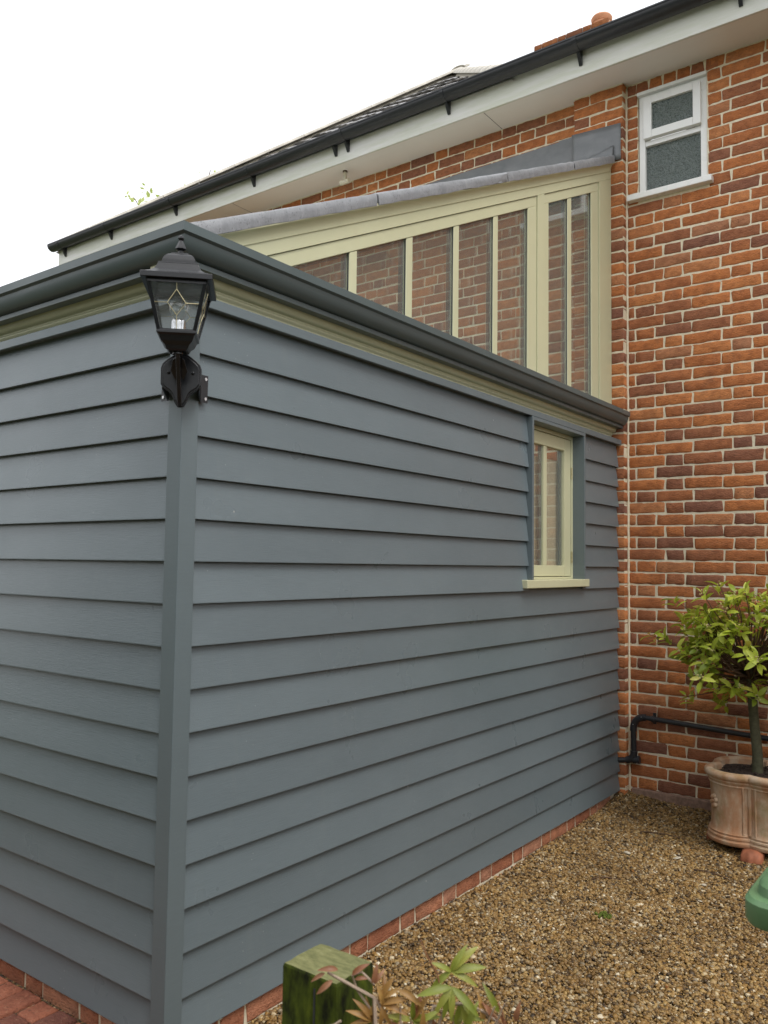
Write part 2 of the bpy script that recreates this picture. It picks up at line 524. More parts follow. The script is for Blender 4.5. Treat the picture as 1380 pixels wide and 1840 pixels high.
def mk_mossy():
    m = N('mossy_timber')
    v = m.world((1, 1, 0.35))
    a = m.noise(v, 30, 6, 0.7)
    b = m.noise(m.world(), 14, 5, 0.65)
    geo = m.n('NewGeometry'); sx = m.n('SeparateXYZ'); m.l(geo.outputs['Normal'], sx.inputs[0])
    side = m.ramp(a, [(0.36, (0.012, 0.014, 0.006)), (0.54, (0.060, 0.080, 0.010)), (0.72, (0.13, 0.16, 0.016))])
    b2 = m.noise(m.world((1, 3, 1)), 38, 6, 0.75)
    top = m.mix(0.55, m.ramp(b, [(0.32, (0.10, 0.105, 0.040)), (0.6, (0.20, 0.205, 0.085)), (0.8, (0.30, 0.29, 0.17))]), m.ramp(b2, [(0.35, (0.07, 0.075, 0.035)), (0.6, (0.22, 0.215, 0.10)), (0.75, (0.36, 0.34, 0.22))]))
    c = m.mix(m.math('GREATER_THAN', sx.outputs[2], 0.6), side, top)
    m.bump(a, 0.5, 0.006)
    return m.set(c, 0.9, 0, 0.15)
M['mossy'] = mk_mossy()

def mk_leaf(name, stops, rough=0.4, trans=0.35):
    m = N(name)
    r = m.n('ObjectInfo').outputs['Random'] if not name.endswith('run') else m.n('NewGeometry').outputs['Random Per Island']
    c = m.ramp(r, stops)
    nz = m.noise(m.world(), 45, 3)
    c = m.mix(0.25, c, m.mix(1.0, c, m.ramp(nz, [(0.3, (0.55,)*3), (0.7, (1.5,)*3)]), 'MULTIPLY'))
    m.set(c, rough, 0, 0.45)
    tl = m.n('BsdfTranslucent'); m.l(c, tl.inputs['Color'])
    mx = m.n('MixShader'); mx.inputs['Fac'].default_value = trans
    m.l(m.b.outputs[0], mx.inputs[1]); m.l(tl.outputs[0], mx.inputs[2])
    m.t.links.new(mx.outputs[0], m.out.inputs['Surface'])
    return m.m
BAY = [(0, (0.190, 0.255, 0.028)), (0.3, (0.360, 0.440, 0.042)), (0.65, (0.490, 0.560, 0.062)), (0.92, (0.56, 0.60, 0.095)), (0.97, (0.42, 0.30, 0.06)), (1, (0.30, 0.15, 0.06))]
M['bay'] = mk_leaf('bay_leaf', BAY)
M['bay_run'] = mk_leaf('bay_leaf_run', BAY)
M['bud'] = mk_plain('pale_flower_bud', (0.58, 0.48, 0.22), 0.6)
M['bark'] = mk_plain('olive_bark', (0.085, 0.082, 0.045), 0.85, 0, 0.5, 40, 0.3)
M['twig'] = mk_plain('brown_twig', (0.10, 0.055, 0.03), 0.8)
M['stem_pale'] = mk_plain('grey_woody_stem', (0.36, 0.27, 0.20), 0.75, 0, 0.3, 80)
M['leaf_green'] = mk_leaf('young_green_leaf', [(0, (0.22, 0.26, 0.035)), (1, (0.36, 0.36, 0.07))])
M['leaf_bronze'] = mk_leaf('bronze_leaf', [(0, (0.30, 0.15, 0.045)), (1, (0.42, 0.24, 0.07))])
M['leaf_red'] = mk_leaf('red_young_leaf', [(0, (0.26, 0.095, 0.04)), (1, (0.40, 0.20, 0.11))])
M['leaf_dead'] = mk_leaf('fallen_leaf', [(0, (0.25, 0.09, 0.03)), (1, (0.42, 0.20, 0.06))])
M['leaf_far'] = mk_leaf('spring_leaf_run', [(0, (0.42, 0.50, 0.14)), (1, (0.60, 0.66, 0.26))], trans=0.6)
M['pale_chip'] = mk_plain('pale_flint_chip', (0.50, 0.44, 0.34), 0.6)
M['moss'] = mk_plain('green_moss', (0.10, 0.13, 0.015), 0.95, 0, 0.8, 80, 0.4)

# ================================================================== GROUND
def gh(x, y):
    d = max(0.0, YM - y)
    return 0.020*math.exp(-max(0, x)/0.14) + 0.080*math.exp(-d/0.30)*(0.8+0.2*math.exp(-max(0, x)/0.3)) + 0.012*noise.noise((x*1.7, y*1.7, 3.1)) + 0.005*noise.noise((x*5, y*5, 1.3))

g = MB().add([(-900,-900,-0.06),(900,-900,-0.06),(900,900,-0.06),(-900,900,-0.06)], [(0,1,2,3)])
tag(g.build('ground', M['ground']), 'green garden ground reaching to the horizon', 'ground', kind='structure')

def gravel_bed():
    xs = np.linspace(-0.1, 5.0, 70); ys = np.linspace(-5.0, 3.80, 120)
    m = MB()
    for y in ys:
        for x in xs: m.v.append((x, y, gh(x, y)-0.006))
    nx = len(xs)
    for j in range(len(ys)-1):
        for i in range(nx-1):
            a = j*nx+i
            m.f.append((a, a+1, a+nx+1, a+nx))
    o = m.build('gravel_bed', M['gravel_sheet'], smooth=60)
    tag(o, 'bed of brown pea shingle between the timber wall and the brick house', 'gravel bed', kind='structure')
gravel_bed()

def gravel_stones():
    phi = (1+5**0.5)/2
    iv = np.array([(-1,phi,0),(1,phi,0),(-1,-phi,0),(1,-phi,0),(0,-1,phi),(0,1,phi),(0,-1,-phi),(0,1,-phi),(phi,0,-1),(phi,0,1),(-phi,0,-1),(-phi,0,1)])
    iv = iv/np.linalg.norm(iv[0])
    fc = np.array([(0,11,5),(0,5,1),(0,1,7),(0,7,10),(0,10,11),(1,5,9),(5,11,4),(11,10,2),(10,7,6),(7,1,8),(3,9,4),(3,4,2),(3,2,6),(3,6,8),(3,8,9),(4,9,5),(2,4,11),(6,2,10),(8,6,7),(9,8,1)])
    n = 74000
    y = RNG.uniform(0.05, 3.735, n*2)
    xr = 1.95 - 0.24*y
    x = RNG.uniform(-0.025, 1.95, n*2)
    ok = (x < xr)
    # leave out what the camera and a step to the side cannot reach
    ok &= (y > 0.22 + 0.60*np.clip(x-0.25, 0, 9) - 0.35*np.clip(x-1.2, 0, 9))
    x, y = x[ok][:n], y[ok][:n]
    n = len(x)
    size = RNG.gamma(6.0, 0.00076, n) + 0.0021
    z = np.array([gh(a, b) for a, b in zip(x, y)]) + RNG.uniform(-0.003, 0.004, n)
    sc = np.stack([size*RNG.uniform(0.9, 1.5, n), size*RNG.uniform(0.75, 1.15, n), size*RNG.uniform(0.55, 0.9, n)], 1)
    jit = 1 + RNG.uniform(-0.22, 0.22, (n, 12, 1))
    V = iv[None]*jit*sc[:, None, :]
    a = RNG.uniform(0, 2*np.pi, n); t = RNG.normal(0, 0.35, n)
    ca, sa, ct, st = np.cos(a), np.sin(a), np.cos(t), np.sin(t)
    X, Y, Z = V[..., 0], V[..., 1], V[..., 2]
    X, Z = X*ct[:, None]+Z*st[:, None], -X*st[:, None]+Z*ct[:, None]
    X, Y = X*ca[:, None]-Y*sa[:, None], X*sa[:, None]+Y*ca[:, None]
    V = np.stack([X+x[:, None], Y+y[:, None], Z+z[:, None]], 2).reshape(-1, 3)
    F = (fc[None]+12*np.arange(n)[:, None, None]).reshape(-1, 3)
    me = numpy_mesh('gravel', V, F, M['gravel'])
    me.polygons.foreach_set('use_smooth', np.ones(len(F), dtype=bool))
    o = bpy.data.objects.new('gravel', me)
    COL.objects.link(o)
    tag(o, 'loose brown and gold pea shingle stones', 'gravel', kind='stuff')
gravel_stones()

# brick paving in front of the short timber wall
def paving():
    bed = MB().box(-4.0, -0.02, -3.0, 0.05, -0.05, 0.036).build('brick_paving', M['gravel_sheet'])
    tag(bed, 'old red clay brick paving laid at the foot of the timber wall', 'paving', kind='structure')
    vs = []
    for k in range(5):
        vs.append(brick_mesh('paver', 0.098, 0.205, 0.045, 300+k, M['paver'], up=True))
    n = 0
    for i in range(26):
        x = -0.075 - i*0.107
        off = 0.107 if i % 2 else 0.0
        for j in range(3):
            y = -0.090 - off - j*0.215
            o = inst('paver', vs[n % 5], bed, (x+random.uniform(-.002, .002), y+random.uniform(-.002, .002), 0.045+random.uniform(-.003, .003)),
                     (random.uniform(-.01, .01), random.uniform(-.01, .01), random.uniform(-.012, .012)))
            n += 1
    # half bricks fill the ends by the wall
    hb = brick_mesh('paver', 0.098, 0.098, 0.045, 333, M['paver'], up=True)
    for i in range(1, 26, 2):
        inst('paver', hb, bed, (-0.075-i*0.107, -0.037, 0.044))

def brick_grid(w, h, d, seed, nx=6, nz=3, rough=0.0027):
    """front face in the xz plane at y=0 looking along -y, centred; skirts back to y=d.  returns V, quads"""
    r = np.random.default_rng(seed)
    xs = np.concatenate([[-w/2], np.linspace(-w/2+0.006, w/2-0.006, nx-2), [w/2]])
    zs = np.concatenate([[-h/2], np.linspace(-h/2+0.006, h/2-0.006, nz), [h/2]])
    nx_, nz_ = len(xs), len(zs)
    V = []
    for j, z in enumerate(zs):
        for i, x in enumerate(xs):
            edge = i in (0, nx_-1) or j in (0, nz_-1)
            corner = i in (0, nx_-1) and j in (0, nz_-1)
            y = (0.0028 if edge else 0.0) + r.normal(0, rough*0.34)
            if corner: y += min(0.002, abs(r.normal(0, 0.0015)))
            jx = r.normal(0, rough) if i in (0, nx_-1) else 0
            jz = r.normal(0, rough*0.55) if j in (0, nz_-1) else 0
            if corner:
                jx -= np.sign(x)*abs(r.normal(0, 0.004)); jz -= np.sign(z)*abs(r.normal(0, 0.0025))
            V.append((x+jx, y, z+jz))
    F = []
    for j in range(nz_-1):
        for i in range(nx_-1):
            a = j*nx_+i
            F.append((a, a+1, a+nx_+1, a+nx_))
    ring = [i for i in range(nx_)] + [j*nx_+nx_-1 for j in range(1, nz_)] + [(nz_-1)*nx_+i for i in range(nx_-2, -1, -1)] + [j*nx_ for j in range(nz_-2, 0, -1)]
    o = len(V)
    for q in ring: V.append((V[q][0], d, V[q][2]))
    m = len(ring)
    for k in range(m):
        F.append((ring[(k+1) % m], ring[k], o+k, o+(k+1) % m))
    return np.array(V), np.array(F)
def brick_mesh(name, w, h, d, seed, mat, up=False, rough=0.0027):
    V, F = brick_grid(w, h, d, seed, rough=rough, nx=9 if w > 0.15 else 6, nz=2)
    if up: V = np.stack([V[:, 0], V[:, 2], -V[:, 1]], 1)
    return numpy_mesh(name, V, F, mat)
paving()

# ================================================================== BRICK HOUSE
house = thing('brick_house', 'old red brick house with white soffit, black gutter and a small white window', 'house')
WX0, WX1, WZ0, WZ1 = 0.118, 0.575, 4.085, 4.803      # white window opening
wall_mb = MB()
MD = 0.0036     # mortar sits this far behind the brick faces
wall_mb.box(PX1-0.01, WX0, YM+MD, YM+0.26, -0.3, SOF+0.1)
wall_mb.box(WX1, 4.2, YM+MD, YM+0.26, -0.3, SOF+0.1)
wall_mb.box(WX0, WX1, YM+MD, YM+0.26, -0.3, WZ0)
wall_mb.box(WX0, WX1, YM+MD, YM+0.26, WZ1, SOF+0.1)
wall_mb.box(-6.2, PX1-0.01, YM+MD, YM+0.26, -0.3, SOF+0.1)
wall_mb.box(PX0+MD, PX1-MD, LY+MD, YM+0.1, -0.3, SOF+0.1)
wall_mb.box(-6.2, -5.95, YM+0.26, 10.0, -0.3, SOF+0.1)
wall_mb.box(4.0, 4.2, YM+0.26, 10.0, -0.3, SOF+0.1)
wall_mb.box(-6.2, 4.2, 9.8, 10.0, -0.3, SOF+0.1)
wall = wall_mb.build('wall', M['mortar'], house)

CZ, CP = 0.589, 0.0781
S_, H_, J_ = 0.2330, 0.1120, 0.0100
bricks = []        # (x0, x1, z0, z1, y)
def run(xstart, xend, first, z0, z1, y, clip=None):
    """lay bricks from xstart towards +x: first sizes, then repeat"""
    x = xstart; k = 0
    seq, rep = first
    while x < xend-0.02:
        w = seq[k] if k < len(seq) else rep[(k-len(seq)) % len(rep)]
        x1 = min(x+w, xend)
        if x1-x > 0.02: bricks.append((x, x1, z0, z1, y))
        x = x1+J_; k += 1
for k in range(-7, 56):
    z0 = CZ+k*CP+0.0045
    z1 = z0+CP-0.0102
    if z0 > SOF: break
    z1 = min(z1, SOF-0.002)
    if z1-z0 < 0.015: continue
    if k % 2 == 0: fr = ([0.042, H_+0.008, S_, S_], [H_, S_, S_])
    else: fr = ([S_+0.002, H_, S_-0.003, S_], [H_, S_, S_])
    cuts = [(PX1+0.0095, 4.15)]
    if WZ0-0.02 < z1 and z0 < WZ1:
        cuts = [(PX1+0.0095, WX0-0.004), (WX1+0.006, 4.15)]
    for n_, (a, b) in enumerate(cuts):
        if n_ == 0 and len(cuts) == 2:
            run(a, b, ([0.08], [0.08]), z0, z1, YM)
        elif n_ == 1:
            run(a, b, (([0.08] if k % 2 else [0.135]), [S_, S_, H_]), z0, z1, YM)
        else:
            if z0 >= WZ1-0.03:      # course above the window: brick on edge handled below
                run(a, WX0-0.012, ([0.08], [0.08]), z0, z1, YM)
                run(WX1+0.010, b, ([0.1], [S_, S_, H_]), z0, z1, YM)
            else:
                run(a, b, fr, z0, z1, YM)
    # the pier
    if k % 2: run(PX0, PX1, ([S_, H_], [H_]), z0, z1, LY)
    else: run(PX0, PX1, ([H_, S_], [H_]), z0, z1, LY)
    # wall to the left of the pier (also seen through the clerestory glass)
    if z0 > 1.0:
        x = PX0-0.009; n_ = 0
        seq = [H_*0.7, S_, H_, S_] if k % 2 else [S_, S_, H_, S_]
        while x > -6.15:
            w = seq[n_] if n_ < len(seq) else [S_, S_, H_][(n_+k) % 3]
            bricks.append((max(x-w, -6.19), x, z0, z1, YM))
            x -= w+J_; n_ += 1
# brick-on-edge head over the white window
xh = WX0-0.008
while xh < WX1:
    bricks.append((xh, xh+0.082, WZ1+0.006, SOF-0.003, YM)); xh += 0.092

def brick_score(b):
    x0, x1, z0, z1, y = b
    cx, cz = (x0+x1)/2, (z0+z1)/2
    if x0 > 0.98 or cz < 0.10: return 1e9
    if y == YM and x0 > PX1-0.01:
        hid = 0
        if cx > 0.62 and cz < 0.5: hid = 50
        return hid + (0.0 if x1-x0 > 0.09 else 3) + abs(cx-0.5) + (x0 > 0.86)*4
    if y == LY and cz > 2.55 and x1 > 0.0: return 6
    if y == YM and x1 < PX0 and cz > SOF-0.32+0.02*0 and x0 > -1.6: return 1.0
    return 1e6
order = sorted(range(len(bricks)), key=lambda i: brick_score(bricks[i]))
single = set(order[:300])
var_cache = {}
def brick_variant(w, h):
    key = (round(w, 3), round(h, 3))
    if key not in var_cache:
        var_cache[key] = [brick_mesh('brick', w, h, 0.07, hash(key) % 9999 + q, M['brick']) for q in range(6 if w > 0.1 else 2)]
    return random.choice(var_cache[key])
sv, sf, off, burnt = [], [], 0, None
for i, (x0, x1, z0, z1, y) in enumerate(bricks):
    dz = random.gauss(0, 0.0012); dy = random.gauss(0, 0.0006)
    wob = 0.004*math.sin(x0*2.3+z0*5)
    if i in single:
        bo = inst('brick', brick_variant(x1-x0, z1-z0), wall, ((x0+x1)/2, y+dy, (z0+z1)/2+dz+wob), (0, random.gauss(0, 0.004), 0))
        if x0 < 0.93 < x1 and z0 < 3.83 < z1: burnt = bo
    else:
        V, F = brick_grid(x1-x0, z1-z0, 0.07, i, nx=7 if x1-x0 > 0.15 else 5, nz=2)
        sv.append(V+np.array([(x0+x1)/2, y+dy, (z0+z1)/2+dz+wob])); sf.append(F+off); off += len(V)
M['burnt'] = mk_plain('burnt_brick', (0.03, 0.026, 0.026), 0.7, 0, 0.5, 60, 0.4)
rest = bpy.data.objects.new('brickwork', numpy_mesh('brickwork', np.concatenate(sv), np.concatenate(sf), M['brick_stuff']))
COL.objects.link(rest); rest.parent = wall
tag(rest, kind='stuff')
if burnt:
    burnt.data = burnt.data.copy(); burnt.data.materials[0] = M['burnt']; burnt['label'] = 'single blackened brick'
# cement ledge along the foot of the wall, and a vertical mortar fillet in the angle of the pier
MB().box(PX1+0.02, 4.1, YM-0.02, YM+0.05, -0.1, 0.128).build('footing', M['concrete'], house, bevel=0.008)
fv = MB()
zz = 0.0
pts = [(PX1+0.004+random.gauss(0, 0.0012), YM-0.003, 0.05+0.06*i) for i in range(80)]
fv.tube(pts, 0.0075, 6).build('mortar_fillet', M['mortar'], house, smooth=True)

# ---- white window in the house wall
def house_window():
    y0 = YM+0.018
    fr = MB()
    a, b, c, d = WX0+0.004, WX1-0.004, WZ0+0.002, WZ1-0.006
    fr.box(a, a+0.042, y0, y0+0.08, c, d).box(b-0.042, b, y0, y0+0.08, c, d)
    fr.box(a+0.042, b-0.042, y0, y0+0.08, d-0.04, d).box(a+0.042, b-0.042, y0+0.003, y0+0.08, c, c+0.012)
    fr.box(a+0.042, b-0.042, y0+0.003, y0+0.08, 4.425, 4.462)
    w = fr.build('window', M['white'], house, bevel=0.004)
    tag(w, 'small white window with a top-hung vent and patterned glass')
    MB().box(WX0-0.002, WX1+0.002, YM-0.012, YM+0.02, WZ1-0.022, WZ1+0.002).build('head_trim', M['white'], w, bevel=0.003)
    s = MB()
    x0, x1, z0, z1 = 0.160, 0.538, 4.465, 4.755
    ys, ye = YM-0.012, YM+0.03
    s.box(x0, x0+0.056, ys, ye, z0, z1).box(x1-0.05, x1, ys, ye, z0, z1)
    s.box(x0+0.056, x1-0.05, ys, ye, z0, z0+0.055).box(x0+0.056, x1-0.05, ys, ye, z1-0.05, z1)
    s.build('vent_sash', M['white'], w, bevel=0.004)
    MB().box(x0+0.05, x1-0.045, YM+0.008, YM+0.014, z0+0.05, z1-0.045).build('pane', M['obscure'], w)
    MB().box(a+0.04, b-0.04, y0+0.028, y0+0.034, c+0.01, 4.43).build('pane', M['obscure'], w)
    MB().box(0.055, 0.612, YM-0.05, YM+0.03, 4.045, 4.087).build('sill', M['white'], w, bevel=0.005)
house_window()

# ---- eaves
MB().box(-6.38, 4.6, YF+0.012, YM+0.02, SOF, SOF+0.012).build('soffit', M['soffit'], house)
MB().box(-6.40, 4.6, YF-0.009, YF+0.012, SOF-0.012, 5.088).build('fascia', M['fascia'], house, bevel=0.003)
sj = MB()
for x in (-0.93, -3.6): sj.box(x, x+0.003, YF+0.013, YM, SOF-0.0015, SOF+0.004)
sj.build('soffit_joint', M['spacer'], house)
def gutter():
    cy, cz, r = 3.356, 5.076, 0.063
    prof = []
    for k in range(13):
        a = math.pi+math.pi*k/12
        prof.append((cy+r*math.cos(a), cz+r*math.sin(a)))
    prof += [(cy+r, cz+0.012), (cy+r-0.004, cz+0.012), (cy+r-0.004, cz)]
    for k in range(11, 0, -1):
        a = math.pi+math.pi*k/12
        prof.append((cy+(r-0.004)*math.cos(a), cz+(r-0.004)*math.sin(a)))
    prof += [(cy-r+0.004, cz), (cy-r+0.004, cz+0.004), (cy-r-0.005, cz+0.004), (cy-r-0.005, cz-0.006)]
    g_ = MB().px(prof, -6.42, 4.6).build('gutter', M['black_plastic'], house, smooth=35)
    cap = [(cy+r*math.cos(math.pi+math.pi*k/12), cz+r*math.sin(math.pi+math.pi*k/12)) for k in range(13)]
    MB().px(cap, -6.432, -6.42).build('stop_end', M['black_plastic'], g_)
    bm = MB()
    prof2 = [(cy+(r+0.004)*math.cos(math.pi+math.pi*k/10), cz+(r+0.004)*math.sin(math.pi+math.pi*k/10)) for k in range(11)]
    prof2 = prof2+[(YF-0.010, cz), (YF-0.010, cz-0.125), (YF-0.018, cz-0.125), (YF-0.024, cz-0.085)]
    # outer band and the triangular foot of one bracket
    band = [(cy+(r+0.004)*math.cos(math.pi+math.pi*k/10), cz+(r+0.004)*math.sin(math.pi+math.pi*k/10)) for k in range(11)]
    inner = [(cy+(r+0.0005)*math.cos(math.pi+math.pi*k/10), cz+(r+0.0005)*math.sin(math.pi+math.pi*k/10)) for k in range(10, -1, -1)]
    bm.px(band+inner, -0.016, 0.016)
    foot = [(YF-0.0095, cz-0.01), (YF-0.0095, cz-0.135), (YF-0.02, cz-0.135), (cy+0.012, cz-r-0.003), (cy+0.03, cz-r+0.006)]
    bm.px(foot, -0.011, 0.011)
    b0 = bm.build('bracket', M['black_plastic'], g_)
    xs = [0.867, -0.154, -1.203, -2.18, -2.31, -3.271, -4.349, -5.4, -6.25, 1.9, 2.9]
    b0.location = (xs[0], 0, 0)
    for x in xs[1:]:
        inst('bracket', b0.data, g_, (x, 0, 0))
    un = MB().px(band+inner, -0.05, 0.05).build('union', M['black_plastic'], g_)
    un.location = (-2.245, 0, 0); un.scale = (1, 1, 1)
gutter()

# ---- roof: hipped front slope
APX = Vector((-3.11, 6.69, 7.60)); EY, EZ = 3.39, 5.074
RX0, RX1 = -6.42, -0.66
roof = MB()
B0, B1 = Vector((RX0, EY, EZ)), Vector((RX1, EY, EZ))
dn = Vector((0, 0, -0.06))
bk = Vector((APX.x, 12.0, APX.z))
roof.add([B0+dn, B1+dn, APX+dn], [(0, 1, 2)])
roof.add([B0+dn, APX+dn, bk+dn, Vector((RX0, 12.0, EZ))+dn], [(0, 1, 2, 3)])
roof.add([B1+dn, Vector((RX1, 12.0, EZ))+dn, bk+dn, APX+dn], [(0, 1, 2, 3)])
roof.add([(RX1, EY, EZ-0.04), (4.7, EY, EZ-0.04), (4.7, 7.0, EZ+1.6), (RX1, 7.0, EZ+1.6)], [(0, 1, 2, 3)])
roof.add([(RX1, 7.0, EZ+1.6), (4.7, 7.0, EZ+1.6), (4.7, 10.6, EZ-0.04), (RX1, 10.6, EZ-0.04)], [(0, 1, 2, 3)])
roof_o = roof.build('roof', M['tile'], house, fix=False)
def tiles():
    slope = (APX - Vector((APX.x, EY, EZ)))
    ln = slope.length; ang = math.atan2(slope.z, slope.y)
    W, E = 0.30, 0.325
    m = MB()   # double-roll pantile: profile across x, length along +y (up the slope), small thickness
    nx = 12
    prof = []
    for i in range(nx+1):
        t = i/nx
        x = (t-0.5)*(W+0.03)
        z = 0.020*max(0, math.sin(t*2*math.pi*1.0-0.6))**1.0 + 0.012*max(0, math.sin(t*4*math.pi))
        prof.append((x, z))
    vs = []
    for yy, lift in ((-0.03, 0.030), (E+0.03, 0.004)):
        for x, z in prof: vs.append((x, yy, z+lift))
    for yy, lift in ((-0.03, 0.016), (E+0.03, -0.010)):
        for x, z in prof: vs.append((x, yy, z+lift))
    n = nx+1
    fs = []
    for i in range(nx):
        fs.append((i, i+1, n+i+1, n+i))
        fs.append((2*n+i+1, 2*n+i, i, i+1)[::-1])
        fs.append((2*n+i, 2*n+i+1, 3*n+i+1, 3*n+i)[::-1])
    fs.append((0, n, 3*n, 2*n)); fs.append((n-1, 3*n-1, 4*n-1, 2*n-1)[::-1])
    m.add(vs, fs)
    me = m.build('roof_tile', M['tile'], roof_o, smooth=50)
    first = True
    rows = int(ln/E)+1
    for r_ in range(rows):
        s = r_*E
        fr = s/ln
        hl, hr = (APX.x-RX0)*(1-(s+E*0.6)/ln), (RX1-APX.x)*(1-(s+E*0.6)/ln)
        cx = APX.x
        k0 = int(math.floor(-hl/W)); k1 = int(math.ceil(hr/W))
        for k in range(k0, k1+1):
            xo = k*W+(0.0 if r_ % 2 == 0 else 0.0)
            if xo < -hl+0.02 or xo > hr-0.02: continue
            y = EY+s*math.cos(ang); z = EZ-0.045+s*math.sin(ang)
            loc = (cx+xo+random.gauss(0, .004), y, z+random.gauss(0, .002))
            rot = (ang+random.gauss(0, 0.008), random.gauss(0, 0.012), random.gauss(0, 0.01))
            if first:
                me.location = loc; me.rotation_euler = rot; first = False
            else:
                inst('roof_tile', me.data, roof_o, loc, rot)
    # hip tiles up both hips
    hm = MB()
    pr = []
    for k in range(9):
        a = math.pi*k/8
        pr.append((0.120*math.cos(a), 0.062*math.sin(a)))
    for k in range(8, -1, -1):
        a = math.pi*k/8
        pr.append((0.106*math.cos(a), 0.050*math.sin(a)))
    hm.py(pr, 0.0, 0.445)
    h0 = hm.build('hip_tile', M['hip_tile'], roof_o, smooth=40)
    firsth = True
    for B in (B0, B1):
        d = APX-B; L_ = d.length; d.normalize()
        q = d.to_track_quat('Y', 'Z')
        n = int(L_/0.45)
        for i in range(n+1):
            p = B+d*(0.45*i)+Vector((0, 0, -0.015))
            if firsth:
                h0.location = p; h0.rotation_euler = q.to_euler(); firsth = False
            else:
                inst('hip_tile', h0.data, roof_o, p, q.to_euler())
    rd = MB().py(pr, APX.y-0.1, 11.9).build('ridge', M['hip_tile'], roof_o, smooth=40)
    rd.location = (APX.x, 0, APX.z-0.03)
    # mortar bedding seen as a pale strip below the hips
    mb = MB()
    for B, sx in ((B0, 1), (B1, -1)):
        d = (APX-B)
        for t0, t1 in ((0.0, 1.0),):
            a = B+d*t0; b = B+d*t1
            mb.add([a+Vector((sx*-0.05, 0, -0.03)), a+Vector((sx*0.13, 0, -0.03)), b+Vector((sx*0.13, 0, -0.03)), b+Vector((sx*-0.05, 0, -0.03)),
                    a+Vector((sx*0.02, 0, 0.02)), a+Vector((sx*0.09, 0, 0.02)), b+Vector((sx*0.09, 0, 0.02)), b+Vector((sx*0.02, 0, 0.02))],
                   [(0,1,2,3),(4,5,6,7),(0,1,5,4),(1,2,6,5),(2,3,7,6),(3,0,4,7)])
    mb.build('hip_mortar', M['stone_cap'], roof_o)
tiles()

# ---- chimney with three pots behind the roof
def chimney():
    x0, x1, y0, y1 = -2.66, -1.66, 7.74, 8.24
    c = MB().box(x0+0.05, x1-0.05, y0+0.05, y1-0.05, 6.2, 8.02).build('chimney', M['mortar'], house)
    c.location = (0, 0, 0.17)
    M['old_brick'] = mk_brick('dark_chimney_brick', 'object', BRICK_STOPS, 0.55)  # house brick colours multiplied darker
    bv = [brick_mesh('chimney_brick', w, 0.066, 0.05, 500+i, M['old_brick']) for i, w in enumerate((0.215, 0.10, 0.06))]
    for k in range(0, 14):
        z = 8.14-0.033-k*0.076
        ins = 0.0 if k == 0 else (0.025 if k == 1 else 0.05)
        x = x0+ins; n = 0
        while x < x1-ins-0.05:
            w, i = ((0.215, 0) if (n+k) % 2 else (0.10, 1))
            if x+w > x1-ins: w, i = 0.06, 2
            inst('chimney_brick', bv[i], c, (x+w/2, y0+ins, z))
            x += w+0.01; n += 1
    MB().box(x0+0.012, x1-0.012, y0+0.012, y1-0.012, 8.03, 8.138).build('cap', M['stone_cap'], c)
    for cx, cy, h in ((-2.37, 7.98, 0.06), (-2.06, 8.0, 0.07), (-1.82, 7.93, 0.16)):
        s = h
        MB().lathe([(0.125, 8.12), (0.12, 8.14+s*0.45), (0.128, 8.14+s*0.5), (0.118, 8.14+s*0.55), (0.128, 8.14+s*0.72), (0.132, 8.14+s*0.86), (0.118, 8.14+s), (0.09, 8.14+s)], 20, (cx, cy, 0)).build('chimney_pot', M['pot_orange'], c, smooth=30)
chimney()

# ================================================================== TIMBER EXTENSION
ext = thing('timber_extension', 'single-storey extension clad in slate grey weatherboards with sage trim', 'extension')
TL0, TL1, TR0, TR1 = 2.363, 2.383, 3.056, 3.076      # window trim, y
WT = 2.375                                           # trim head top
POST = 0.062
# core walls (hidden behind the boards)
core = MB()
core.box(-0.16, -0.045, -0.0+0.045, TL1-0.004, 0.02, 2.395)
core.box(-0.16, -0.045, TR0+0.004, LY-0.004, 0.02, 2.395)
core.box(-0.16, -0.045, TL1-0.004, TR0+0.004, 0.02, 1.44)
core.box(-0.16, -0.045, TL1-0.004, TR0+0.004, 2.372, 2.395)
core.box(WEST, -0.16, 0.045, 0.16, 0.02, 2.395)
core.box(-0.16, -0.076, 0.076, LY-0.004, 2.395, 2.52)
core.box(WEST, -0.16, 0.076, 0.16, 2.395, 2.52)
core.box(WEST, WEST+0.12, 0.16, LY-0.004, 0.02, 2.46)
core.build('wall_core', M['plaster'], ext)

